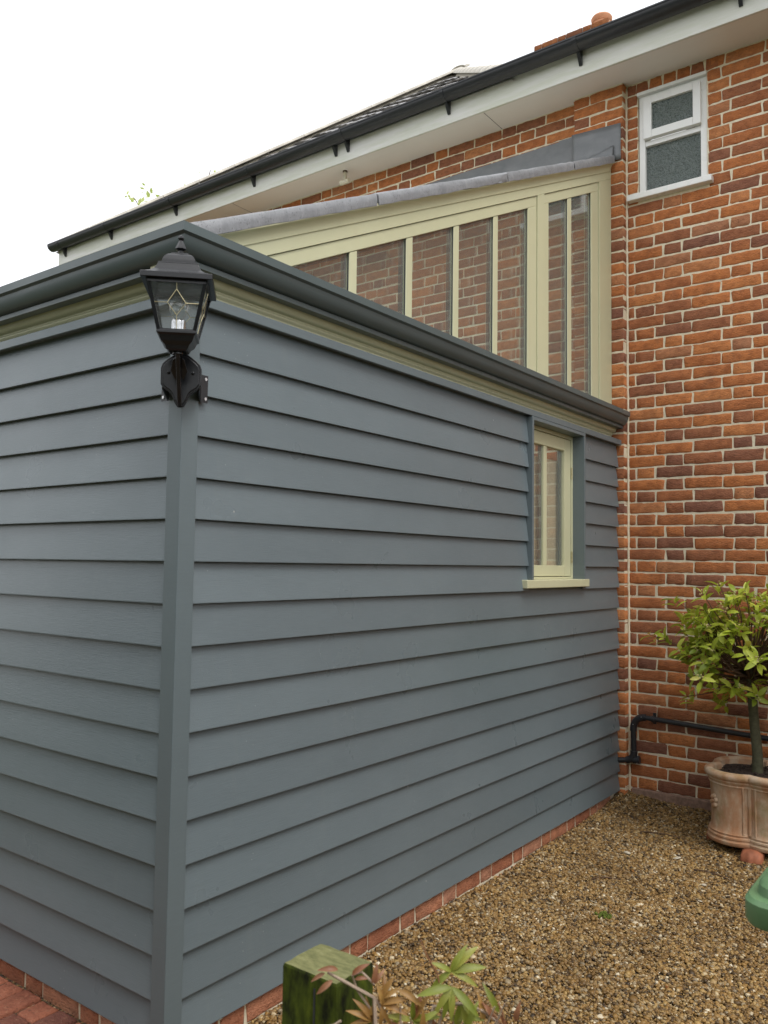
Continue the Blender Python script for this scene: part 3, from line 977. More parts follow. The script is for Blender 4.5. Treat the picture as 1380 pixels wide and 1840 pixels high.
# weatherboards
def board_profile(z0, h):
    lap = 0.022
    return [(0.0, z0), (-0.0165, z0+0.0005), (-0.0445, z0+h+lap), (-0.0215, z0+h+lap), (0.0, z0+0.003)]
levels = [1.43+EX*k for k in range(6, -10, -1)]
allz = [(z, EX if i else 0.165) for i, z in enumerate(levels)] + [(0.11, 0.123)]
for i, (z, h) in enumerate(allz):
    top_z = z+h
    segs = [(POST-0.006, LY-0.010)]
    if top_z > 1.50 and z < 2.3:
        segs = [(POST-0.006, TL0-0.0015), (TR1+0.0015, LY-0.010)]
    for a, b in segs:
        m = MB()
        n = max(2, int((b-a)/0.6))
        pr = board_profile(z, h)
        # slight waviness along the board, as in real timber
        rows = []
        ph = random.uniform(0, 9)
        for j in range(n+1):
            y = a+(b-a)*j/n
            dx = 0.0012*math.sin(y*1.9+ph)+random.gauss(0, 0.0003)
            dz = 0.0008*math.sin(y*1.3+ph*2)
            rows.append([(p+dx, y, q+dz) for p, q in pr])
        for r_ in rows: m.v += r_
        k = len(pr)
        for j in range(n):
            for q in range(k):
                m.f.append((j*k+q, j*k+(q+1) % k, (j+1)*k+(q+1) % k, (j+1)*k+q))
        m.f.append(tuple(range(k))); m.f.append(tuple(n*k+q for q in range(k))[::-1])
        m.build('weatherboard', M['slate'], ext)
    # front wall boards
    m = MB()
    pr = board_profile(z, h)
    n = 6; ph = random.uniform(0, 9); a, b = WEST, -(POST-0.006)
    for j in range(n+1):
        x = a+(b-a)*j/n
        dy = 0.0012*math.sin(x*1.9+ph)
        m.v += [(x, -p+dy, q) for p, q in pr]
    k = len(pr)
    for j in range(n):
        for q in range(k):
            m.f.append((j*k+q, j*k+(q+1) % k, (j+1)*k+(q+1) % k, (j+1)*k+q))
    m.f.append(tuple(range(k))); m.f.append(tuple(n*k+q for q in range(k))[::-1])
    m.build('weatherboard', M['slate'], ext)
# corner post
pc = MB().pz([(-POST, -0.004), (-POST, 0.03), (-0.03, 0.03), (-0.03, POST), (0.004, POST), (0.004, -0.004)], 0.085, 2.382)
pc.build('corner_post', M['slate_trim'], ext, bevel=0.002)

def mitred(poly, name, mat, smooth=False, yend=LY-0.002, bevel=0):
    """sweep an (offset, z) profile along the front wall and the side wall with a mitre at the corner; offset is outwards"""
    m = MB()
    n = len(poly)
    for o, z in poly: m.v.append((WEST, -o, z))
    for o, z in poly: m.v.append((o, -o, z))
    for o, z in poly: m.v.append((o, yend, z))
    for s in range(2):
        for i in range(n):
            j = (i+1) % n
            m.f.append((s*n+i, s*n+j, (s+1)*n+j, (s+1)*n+i))
    m.f.append(tuple(range(n))); m.f.append(tuple(2*n+i for i in range(n))[::-1])
    return m.build(name, mat, ext, smooth=smooth, bevel=bevel)
# drip cap over the boards
mitred([(-0.045, 2.416), (0.012, 2.412), (0.018, 2.408), (0.018, 2.377), (0.010, 2.375), (0.010, 2.380), (-0.045, 2.380)], 'drip_cap', M['slate_trim'], bevel=0.0015, yend=LY-0.004)
# sage bed moulding
bed = [(-0.075, 2.505), (-0.012, 2.505), (-0.012, 2.488)]
for k in range(7):
    a = math.pi/2*k/6
    bed.append((-0.017-0.024*(1-math.cos(a)), 2.488-0.024*math.sin(a)))
bed += [(-0.041, 2.459), (-0.044, 2.459), (-0.044, 2.452), (-0.047, 2.448), (-0.052, 2.444), (-0.052, 2.405), (-0.075, 2.405)]
mitred(bed, 'bed_moulding', M['sage'], smooth=35, yend=LY-0.003)
# ogee gutter cornice
og = [(-0.045, 2.60), (-0.045, 2.592), (0.058, 2.592), (0.078, 2.594), (0.078, 2.566), (0.070, 2.562)]
for k in range(11):
    t = k/10
    # cove: starts steep under the fillet, sweeps in
    a = math.pi/2*t
    og.append((0.066-0.046*(1-math.cos(a)) if False else 0.066-0.044*t**1.7, 2.560-0.052*math.sin(a*0.98)**1.0))
og += [(0.026, 2.505), (0.026, 2.489), (-0.02, 2.489), (-0.075, 2.506), (-0.075, 2.60)]
mitred(og, 'cornice_gutter', M['gutter_paint'], smooth=32, yend=LY-0.001)

# brick plinth
plinth = MB().box(-0.13, -0.0285, 0.0285, LY-0.003, -0.1, 0.104).box(WEST, -0.13, 0.0285, 0.13, -0.1, 0.104).build('plinth', M['mortar'], ext)
MB().box(-0.12, -0.020, 0.02, LY-0.006, 0.104, 0.114).box(WEST, -0.12, 0.02, 0.12, 0.104, 0.114).build('damp_course', mk_plain('red_brown_membrane', (0.10, 0.03, 0.03), 0.6), ext)
pv = {w: [brick_mesh('plinth_brick', w, 0.066, 0.05, 700+q+int(w*1000), M['plinth_brick']) for q in range(4)] for w in (0.213, 0.102)}
for zc in (0.058, -0.018):
    y = 0.03 if zc > 0 else -0.08; n = 0
    y = max(y, 0.03)
    while y < LY-0.03:
        w = 0.213 if (n+(zc < 0)) % 2 == 0 else 0.102
        if y+w > LY-0.005: break
        inst('plinth_brick', random.choice(pv[w]), plinth, (-0.0255, y+w/2, zc+random.gauss(0, .001)), (0, 0, math.pi/2))
        y += w+0.009; n += 1
    x = -0.03; n = 0
    while x > WEST+0.2:
        w = 0.102 if (n+(zc < 0)) % 2 == 0 else 0.213
        inst('plinth_brick', random.choice(pv[w]), plinth, (x-w/2, 0.0255, zc+random.gauss(0, .001)))
        x -= w+0.009; n += 1

# ---- small casement in the side wall
def casement():
    x0 = -0.055
    tr = MB()
    tr.box(-0.14, 0.020, TL0, TL1, 1.478, WT).box(-0.14, 0.020, TR0, TR1, 1.478, WT).box(-0.14, 0.0195, TL1, TR0, WT-0.019, WT-0.0005)
    w = tr.build('casement_window', M['slate_trim'], ext, bevel=0.0015)
    tag(w, 'small sage casement set in a grey boxed surround')
    fr = MB()
    ya, yb, za, zb = TL1, TR0, 1.489, WT-0.019
    fr.box(x0-0.06, x0, ya, ya+0.022, za, zb).box(x0-0.06, x0, yb-0.022, yb, za, zb).box(x0-0.06, x0, ya+0.022, yb-0.022, zb-0.022, zb).box(x0-0.06, x0, ya+0.022, yb-0.022, za, za+0.012)
    fr.build('frame', M['sage'], w, bevel=0.001)
    s = MB()
    a, b, c, d = ya+0.0255, yb-0.0255, 1.505, zb-0.0255
    xs = x0-0.003
    gl, gr, gb, gt = a+0.078, 2.944, 1.568, 2.258
    s.box(xs-0.045, xs, a, gl, c, d).box(xs-0.045, xs, gr, b, c, d).box(xs-0.045, xs, gl, gr, c, gb).box(xs-0.045, xs, gl, gr, gt, d)
    s.build('sash', M['sage'], w, bevel=0.0025)
    MB().box(xs-0.040, xs-0.004, 2.672, 2.712, gb, gt).build('glazing_bar', M['sage'], w, bevel=0.004)
    for p, q in ((gl, 2.672), (2.712, gr)):
        MB().box(xs-0.020, xs-0.014, p+0.001, q-0.001, gb+0.001, gt-0.001).build('pane', M['glass'], w)
        sp = MB()
        sp.box(xs-0.038, xs-0.0205, p+0.001, p+0.012, gb, gt).box(xs-0.038, xs-0.0205, q-0.012, q-0.001, gb, gt)
        sp.build('gasket', M['spacer'], w)
    MB().box(-0.118, -0.114, gl-0.03, gr+0.03, 1.50, 2.20).build('blind', mk_plain('tan_blind', (0.60, 0.50, 0.34), 0.8), w)
    for z in (2.13, 1.62):
        h = MB().tube([(x0+0.004, yb-0.0235, z-0.035), (x0+0.004, yb-0.0235, z+0.035)], 0.005, 8)
        h.build('hinge', M['brass'], w, smooth=True)
    MB().box(-0.09, 0.026, 2.296, 3.118, 1.443, 1.488).build('sill', M['sage'], w, bevel=0.004)
casement()

# ---- clerestory along the slope
def sl(y, c): return c+SL*y
CLB = 2.50     # hidden foot
def clerestory():
    xa = XG
    # head and end posts (proud of the sashes)
    fr = MB()
    def slopebar(m, y0, y1, c0, c1, x0, x1):
        m.px([(y0, sl(y0, c0)), (y1, sl(y1, c0)), (y1, sl(y1, c1)), (y0, sl(y0, c1))], x0, x1)
    slopebar(fr, -0.03, LY-0.003, 2.4695, 2.585, xa-0.09, xa+0.004)
    for y0, y1 in ((3.468, LY-0.003), (2.559, 2.648)):
        fr.px([(y0, CLB), (y1, CLB), (y1, sl(y1, 2.469)), (y0, sl(y0, 2.469))], xa-0.09, xa+0.004)
    c = fr.build('clerestory', M['sage'], ext, bevel=0.0015)
    tag(c, 'sloping run of tall sage-framed glazing under the lean-to roof')
    # sashes
    for ya, yb, gls in ((0.12, 2.556, None), (2.651, 3.465, None)):
        s = MB()
        x1, x0 = xa-0.003, xa-0.055
        slopebar(s, ya, yb, 2.408, 2.4675, x0, x1)
        if yb < 3:
            s.px([(2.450, CLB), (yb, CLB), (yb, sl(yb, 2.408)), (2.450, sl(2.450, 2.408))], x0, x1)
        else:
            s.px([(3.350, CLB), (yb, CLB), (yb, sl(yb, 2.408)), (3.350, sl(3.350, 2.408))], x0, x1)
            s.px([(ya, CLB), (ya+0.065, CLB), (ya+0.065, sl(ya+0.065, 2.408)), (ya, sl(ya, 2.408))], x0, x1)
        s.build('sash', M['sage'], c, bevel=0.0025)
    bars = [(2.062, 2.112), (1.672, 1.722), (1.276, 1.326), (0.878, 0.928), (0.482, 0.532), (2.988, 3.046)]
    for y0, y1 in bars:
        MB().px([(y0, CLB), (y1, CLB), (y1, sl(y1, 2.4075)), (y0, sl(y0, 2.4075))], xa-0.052, xa-0.006).build('glazing_bar', M['sage'], c, bevel=0.004)
    panes = [(0.532, 0.878), (0.928, 1.276), (1.326, 1.672), (1.722, 2.062), (2.112, 2.450), (2.716, 2.988), (3.046, 3.350)]
    for y0, y1 in panes:
        a, b = y0+0.001, y1-0.001
        top = lambda y: sl(y, 2.4065)
        MB().px([(a, CLB), (b, CLB), (b, top(b)), (a, top(a))], xa-0.022, xa-0.016).build('pane', M['glass'], c)
        g_ = MB()
        g_.px([(b-0.013, CLB), (b, CLB), (b, top(b)), (b-0.013, top(b-0.013))], xa-0.040, xa-0.0225)
        g_.px([(a, CLB), (a+0.013, CLB), (a+0.013, top(a+0.013)), (a, top(a))], xa-0.040, xa-0.0225)
        g_.px([(a+0.013, top(a+0.013)-0.013), (b-0.013, top(b-0.013)-0.013), (b-0.013, top(b-0.013)), (a+0.013, top(a+0.013))], xa-0.040, xa-0.0225)
        g_.build('gasket', M['spacer'], c)
        fl = MB()      # thin flashing edge beside the gasket, seen as a pale line
        fl.px([(b+0.0, CLB), (b+0.0008, CLB), (b+0.0008, top(b)), (b+0.0, top(b))], xa-0.016, xa-0.010)
        fl.build('glazing_bead', M['spacer'], c)
    # cavetto moulding under the lead, following the slope: profile (x, c) swept in y
    pr = [(xa+0.003, 2.586), (-0.012, 2.586), (-0.012, 2.574)]
    for k in range(8):
        t = k/7
        pr.append((-0.016-0.026*math.sin(t*math.pi/2), 2.570-0.040*(1-math.cos(t*math.pi/2))))
    pr += [(-0.0425, 2.524), (xa+0.003, 2.522)]
    m = MB()
    n = len(pr)
    for y in (-0.03, LY-0.022):
        m.v += [(p, y, sl(y, q)) for p, q in pr]
    for i in range(n): m.f.append((i, (i+1) % n, n+(i+1) % n, n+i))
    m.f.append(tuple(range(n))); m.f.append(tuple(range(n, 2*n))[::-1])
    m.build('eaves_moulding', M['sage'], c, smooth=35)
clerestory()

# ---- lean-to roof and leadwork
def lean_to():
    m = MB()
    t0, t1 = 2.50, 2.60
    def slab(x0, x1, y0, y1):
        m.px([(y0, sl(y0, t0)), (y1, sl(y1, t0)), (y1, sl(y1, t1)), (y0, sl(y0, t1))], x0, x1)
    slab(-0.62, XG-0.0905, 0.0, LY-0.003)
    slab(WEST, -3.1, 0.0, YM-0.003)
    slab(-3.1, -0.62, 0.0, 0.35); slab(-3.1, -0.62, 3.35, YM-0.003)
    r = m.build('lean_to_roof', M['plaster'], ext)
    MB().px([(0.33, sl(0.33, 2.606)), (3.37, sl(3.37, 2.606)), (3.37, sl(3.37, 2.616)), (0.33, sl(0.33, 2.616))], -3.12, -0.60).build('added_rooflight_pane', M['glass'], r)  # unseen roof glazing added to let daylight brighten the interior
    # lead sheets rolled over the verge, one after the other, each lapping the next
    joints = [-0.04, 1.0, 2.13, 2.98, LY-0.03]
    for i, (a, b) in enumerate(zip(joints[:-1], joints[1:])):
        q = MB()
        x1 = -0.009+0.0015*(i % 2)
        n = 14
        prof = [(x1-0.003, 2.581), (x1, 2.579), (x1+0.001, 2.600), (x1-0.001, 2.622), (x1-0.007, 2.631), (x1-0.03, 2.634), (-0.30, 2.622), (-0.30, 2.614), (x1-0.03, 2.626), (x1-0.008, 2.621)]
        k = len(prof)
        for j in range(n+1):
            y = a+(b-a-0.009)*j/n
            for p, c in prof:
                amp = 0.0016 if p > -0.1 else 0.0
                q.v.append((p+random.gauss(0, amp*0.7), y+(0.018 if c < 2.60 else 0)*0.3, sl(y, c)+random.gauss(0, amp)))
        for j in range(n):
            for s in range(k):
                q.f.append((j*k+s, j*k+(s+1) % k, (j+1)*k+(s+1) % k, (j+1)*k+s))
        q.f.append(tuple(range(k))); q.f.append(tuple(n*k+s for s in range(k))[::-1])
        q.build('lead_sheet', M['lead'], r, smooth=45)
    # abutment flashing on the wall and pier
    MB().box(-2.6, PX0-0.13, YM-0.010, YM-0.004, 4.30, 4.635).build('lead_flashing', M['lead_sheet'], r)
    MB().box(PX0-0.135, PX0-0.002, YM-0.013, YM-0.0102, 4.30, 4.640).build('lead_flashing', M['lead_sheet'], r)
    q = MB()
    nx_, nz_ = 10, 6
    for j in range(nz_+1):
        for i in range(nx_+1):
            x = PX0-0.012+(PX1-0.012-PX0+0.012)*i/nx_; z = 4.345+(4.600-4.345)*j/nz_+0.02*(1-i/nx_)
            q.v.append((x, LY-0.006-0.004*abs(noise.noise((x*9, z*9, 0.3))), z))
    for j in range(nz_):
        for i in range(nx_):
            a = j*(nx_+1)+i
            q.f.append((a, a+1, a+nx_+2, a+nx_+1))
    o = q.build('lead_apron', M['lead_sheet'], r, smooth=60)
    sd = o.modifiers.new('thick', 'SOLIDIFY'); sd.thickness = 0.003
    # folded saddle piece at the top end
    q = MB()
    nx_, nz_ = 12, 5
    for j in range(nz_+1):
        for i in range(nx_+1):
            t = i/nx_; s = j/nz_
            x = -0.30+0.275*t; z = 4.352+0.10*s*(0.35+0.65*t)+0.03*t*0
            y = LY-0.016-0.020*(1-s)-0.012*noise.noise((t*5, s*3, 5.5))*(1-t*0.7)
            q.v.append((x, y, z+0.012*noise.noise((t*6, s*2, 2.5))*(1-t*0.6)))
    for j in range(nz_):
        for i in range(nx_):
            a = j*(nx_+1)+i
            q.f.append((a, a+1, a+nx_+2, a+nx_+1))
    o = q.build('lead_saddle', M['lead_sheet'], r, smooth=60)
    sd = o.modifiers.new('thick', 'SOLIDIFY'); sd.thickness = 0.003
lean_to()
MB().box(WEST+0.12, -0.16, 0.16, LY-0.01, 0.05, 0.1).build('floor', M['floor_in'], ext)

# ================================================================== WALL LANTERN
def lantern():
    s = 0.168
    L_ = thing('wall_lantern', 'black coach lantern with leaded panes on the corner post of the timber wall', 'lantern', (0, 0, 2.0), -math.pi/4)
    # local frame: +x points out from the corner (diagonally), +y to the right-hand wall side, z up; base z = 2.0
    I = M['black_iron']
    ax = s
    def sq(prof, n=4, c=(ax, 0, 0)): return MB().lathe(prof, 4, c, sq=False)
    r2 = math.sqrt(2)
    # roof
    rf = MB()
    prof = [(0.100, 0.362), (0.100, 0.378), (0.093, 0.380), (0.078, 0.388), (0.066, 0.398), (0.060, 0.410), (0.057, 0.418), (0.057, 0.422), (0.050, 0.423)]
    rf.lathe([(r*r2, z) for r, z in prof], 4, (ax, 0, 0))
    roof = rf.build('roof', I, L_, bevel=0.0015)
    dm = MB().lathe([(r*r2, z) for r, z in [(0.048, 0.421), (0.047, 0.432), (0.042, 0.444), (0.034, 0.453), (0.025, 0.458), (0.024, 0.462)]], 4, (ax, 0, 0))
    dm.build('dome', I, L_, smooth=30)
    MB().lathe([(0.016, 0.458), (0.014, 0.464), (0.009, 0.469), (0.008, 0.475), (0.017, 0.480), (0.016, 0.484), (0.006, 0.506), (0.007, 0.508), (0.0095, 0.513), (0.008, 0.519), (0.003, 0.5225)], 8, (ax, 0, 0)).build('finial', I, L_, smooth=25)
    # cage: four corner bars, top and bottom rings; tapers from w1 (top) to w0 (bottom)
    z0, z1, w0, w1 = 0.222, 0.364, 0.050, 0.081
    cg = MB()
    for sx in (-1, 1):
        for sy in (-1, 1):
            a = Vector((ax+sx*w0, sy*w0, z0)); b = Vector((ax+sx*w1, sy*w1, z1))
            cg.tube([a, b], 0.0072, 4)
    for w, z, t in ((w0, z0, 0.008), (w1, z1-0.006, 0.007)):
        for k in range(4):
            cs = [(1, 1), (-1, 1), (-1, -1), (1, -1)]
            p, q = cs[k], cs[(k+1) % 4]
            cg.tube([(ax+p[0]*w, p[1]*w, z), (ax+q[0]*w, q[1]*w, z)], t, 4)
    cg.build('cage', I, L_)
    # panes and leaded diamonds
    for k in range(4):
        a = k*math.pi/2
        R = Matrix.Translation((ax, 0, 0)) @ Matrix.Rotation(a, 4, 'Z')
        p = MB().add([(w0, -w0, z0), (w0, w0, z0), (w1, w1, z1), (w1, -w1, z1)], [(0, 1, 2, 3)]).xf(R)
        p.build('pane', M['seeded_glass'], L_)
        cm = MB()
        mid = (w0+w1)/2-0.001; off = 0.003
        def P(u, v):   # u across -1..1 in metres, v 0..1 up
            w = w0+(w1-w0)*v+off
            return (w, u, z0+(z1-z0)*v)
        d = [P(0, 0.30), P(0.026, 0.54), P(0, 0.80), P(-0.026, 0.54)]
        for i in range(4): cm.tube([d[i], d[(i+1) % 4]], 0.0012, 5)
        cm.tube([P(0, 0.02), d[0]], 0.0012, 5); cm.tube([d[2], P(0, 0.98)], 0.0012, 5)
        cm.tube([d[1], P(0.062, 0.54)], 0.0012, 5); cm.tube([d[3], P(-0.062, 0.54)], 0.0012, 5)
        cm.xf(R).build('leading', M['brass'], L_)
    # bottom cup
    MB().lathe([(r*r2, z) for r, z in [(0.024, 0.172), (0.030, 0.176), (0.034, 0.186), (0.044, 0.196), (0.050, 0.212), (0.056, 0.216), (0.056, 0.224)]], 4, (ax, 0, 0)).build('base_cup', I, L_, bevel=0.001)
    # bulb and holder
    MB().lathe([(0.022, 0.212), (0.022, 0.262), (0.019, 0.268)], 16, (ax, 0, 0)).build('lamp_holder', M['chrome'], L_, smooth=30)
    MB().lathe([(0.010, 0.262), (0.014, 0.272), (0.026, 0.290), (0.030, 0.306), (0.027, 0.322), (0.016, 0.334), (0.004, 0.338)], 16, (ax, 0, 0)).build('bulb', M['lamp_glass'], L_, smooth=60)
    # back plate: cartouche outline in the local yz plane
    half = [(0.0, 0.030), (0.010, 0.032), (0.018, 0.046), (0.026, 0.066), (0.036, 0.078), (0.052, 0.088), (0.060, 0.100), (0.061, 0.150), (0.056, 0.164), (0.044, 0.176), (0.030, 0.186), (0.018, 0.194), (0.0, 0.197)]
    out = half + [(-y, z) for y, z in half[-2:0:-1]]
    bp_ = MB().px(out, 0.050, 0.062)
    inn = [(y*0.90, 0.114+(z-0.114)*0.90) for y, z in out]
    bp_.px(inn, 0.062, 0.068)
    pl = bp_.build('back_plate', I, L_, bevel=0.002)
    # corner bracket: two flanges on the walls and webs to the plate
    for sy in (-1, 1):
        # wall direction in the local frame: walls run back at 45 degrees from the corner
        u = Vector((-math.sqrt(.5), sy*math.sqrt(.5), 0)); nrm = Vector((math.sqrt(.5), sy*math.sqrt(.5), 0))
        f = MB()
        def q(t, h, z): return Vector((0, 0, z))+u*t+nrm*h
        a, b = 0.070, 0.098
        z0_, z1_ = 0.070, 0.158
        for (t0, t1, h0, h1) in ((a, b, 0.0015, 0.004),):
            vs = [q(t0, h0, z0_), q(t1, h0, z0_), q(t1, h1, z0_), q(t0, h1, z0_), q(t0, h0, z1_), q(t1, h0, z1_), q(t1, h1, z1_), q(t0, h1, z1_)]
            f.add(vs, [(0,1,2,3),(4,5,6,7),(0,1,5,4),(1,2,6,5),(2,3,7,6),(3,0,4,7)])
        f.build('flange', I, L_)
        wb = MB()
        e0 = q(a, 0.003, 0); e1 = Vector((0.052, sy*0.056, 0))
        th = Vector((-0.002, 0, 0))
        vs = []
        for z, zz in ((z0_, 0.085), (z1_, 0.160)):
            vs += [Vector((e0.x, e0.y, z)), Vector((e1.x, e1.y, zz)), Vector((e1.x-0.004, e1.y-sy*0.004, zz)), Vector((e0.x-0.004, e0.y-sy*0.004, z))]
        wb.add(vs, [(0,1,2,3),(4,5,6,7),(0,1,5,4),(1,2,6,5),(2,3,7,6),(3,0,4,7)])
        wb.build('bracket_web', I, L_)
        for z in (z0_+0.012, z1_-0.012):
            p = q(0.088, 0.0035, z)
            MB().tube([p, p+nrm*0.003], 0.0052, 10).build('screw', M['steel'], L_)
    # fixing bolts on the plate
    for y, z in ((-0.036, 0.135), (0.036, 0.135)):
        MB().sphere((0.070, y, z), 0.0055, 8, 5).build('bolt', I, L_, smooth=60)
    # swan-neck arm: flat scroll casting from the plate tip up to the cup
    pts = [(0.066, 0, 0.040), (0.082, 0, 0.050), (0.108, 0, 0.078), (0.128, 0, 0.110), (0.146, 0, 0.140), (0.160, 0, 0.160), (ax, 0, 0.176)]
    am = MB()
    for i in range(len(pts)-1): pass
    wd = [0.010, 0.011, 0.010, 0.0095, 0.010, 0.012, 0.014]
    up_, lo_ = [], []
    for i, p_ in enumerate(pts):
        a_ = Vector(pts[max(i-1, 0)]); b_ = Vector(pts[min(i+1, len(pts)-1)])
        tn_ = (b_-a_).normalized(); nn_ = Vector((-tn_.z, 0, tn_.x))
        up_.append(Vector(p_)+nn_*wd[i]); lo_.append(Vector(p_)-nn_*wd[i])
    ring = up_+lo_[::-1]
    am.prism([(q_.x, q_.z) for q_ in ring], lambda p, q, t: (p, t, q), -0.0058, 0.0058)
    am.build('arm', I, L_, bevel=0.002)
    MB().tube([(ax, 0, 0.166), (ax, 0, 0.178)], 0.016, 12).build('collar', I, L_, smooth=40)
    sc_ = MB()
    cp = []
    for k in range(16):
        a = k/15*4.2
        r = 0.026-0.0045*a
        cp.append((0.098+r*math.cos(a+0.6), 0, 0.128+r*math.sin(a+0.6)))
    sc_.tube(cp, 0.0050, 6)
    cp = []
    for k in range(12):
        a = k/11*3.6
        r = 0.018-0.003*a
        cp.append((0.084+r*math.cos(-a+2.0), 0, 0.085+r*math.sin(-a+2.0)))
    sc_.tube(cp, 0.0045, 6)
    sc_.build('scroll', I, L_, smooth=50)
    lf = MB()
    for sy in (-1, 1):
        lf.add([(0.152, 0, 0.166), (0.146, sy*0.016, 0.156), (0.122, sy*0.024, 0.128), (0.104, sy*0.012, 0.104), (0.118, 0, 0.120), (0.130, sy*0.004, 0.140)],
               [(0, 1, 5), (1, 2, 5), (2, 3, 4), (2, 4, 5)])
    o = lf.build('leaf_ornament', I, L_)
    sd = o.modifiers.new('thick', 'SOLIDIFY'); sd.thickness = 0.003
lantern()

# ================================================================== PIPES
def waste_pipe():
    t = thing('waste_pipe', 'black plastic waste pipe bending up the brick wall above the gravel', 'pipe', (0.1, YM-0.05, 0.0))
    o = Vector((0.1, YM-0.05, 0))
    P = M['black_plastic']
    y = 0.006
    def c(*pts): return [Vector(p) for p in pts]
    r = 0.0185
    MB().tube(c((-0.17, -0.03, 0.298), (-0.03, y-0.002, 0.312)), r*0.95, 14).build('outlet_pipe', P, t, smooth=40)
    # lower elbow
    def bend(p0, p1, p2, n=10, rad=r*1.22):
        pts = []
        for i in range(n+1):
            u = i/n
            pts.append(Vector(p0)*(1-u)**2+Vector(p1)*2*u*(1-u)+Vector(p2)*u*u)
        return pts
    MB().tube(bend((-0.065, y-0.008, 0.309), (-0.012, y, 0.316), (-0.016, y, 0.372)), r*1.25, 14).build('elbow', P, t, smooth=40)
    MB().tube(c((-0.022, y, 0.314), (0.022, y+0.004, 0.318)), r*1.35, 14).build('access_plug', P, t, smooth=40)
    MB().tube(c((-0.016, y, 0.36), (-0.019, y, 0.52)), r*0.92, 14).build('riser', P, t, smooth=40)
    MB().tube(bend((-0.019, y, 0.50), (-0.021, y, 0.592), (0.062, y, 0.594)), r*1.22, 14).build('elbow', P, t, smooth=40)
    MB().tube(c((0.05, y, 0.594), (1.6, y, 0.522)), r*0.9, 14).build('long_pipe', P, t, smooth=40)
    for x, z in ((0.113, 0.591), (0.95, 0.551)):
        k = MB().tube([(x-0.009, y, z), (x+0.009, y, z-0.0005)], r*1.18, 14)
        k.box(x-0.009, x+0.009, y, y+0.045, z-0.006, z+0.006)
        k.box(x-0.010, x+0.010, y+0.022, y+0.030, z-0.034, z+0.036)
        k.build('clip', P, t)
    sx = MB()
    for p in ((-0.012, 0.545), (0.042, 0.598), (0.012, 0.30)):
        sx.sphere((p[0], y-r*1.28, p[1]), 0.0035, 6, 4)
    sx.build('screw', M['steel'], t)
waste_pipe()
pt = thing('overflow_pipe', 'short cream plastic overflow pipe with a tee hanging from the soffit', 'pipe', (-2.34, 3.57, SOF))
MB().tube([(0, 0, -0.002), (0, 0, -0.075)], 0.0135, 12).build('stub', M['plastic_cream'], pt, smooth=40)
MB().tube([(-0.045, 0, -0.094), (0.045, 0, -0.094)], 0.0215, 14).build('tee', M['plastic_cream'], pt, smooth=40)
MB().tube([(0, 0, 0.002), (0, 0, -0.010)], 0.020, 12).build('collar', M['twig'], pt, smooth=40)

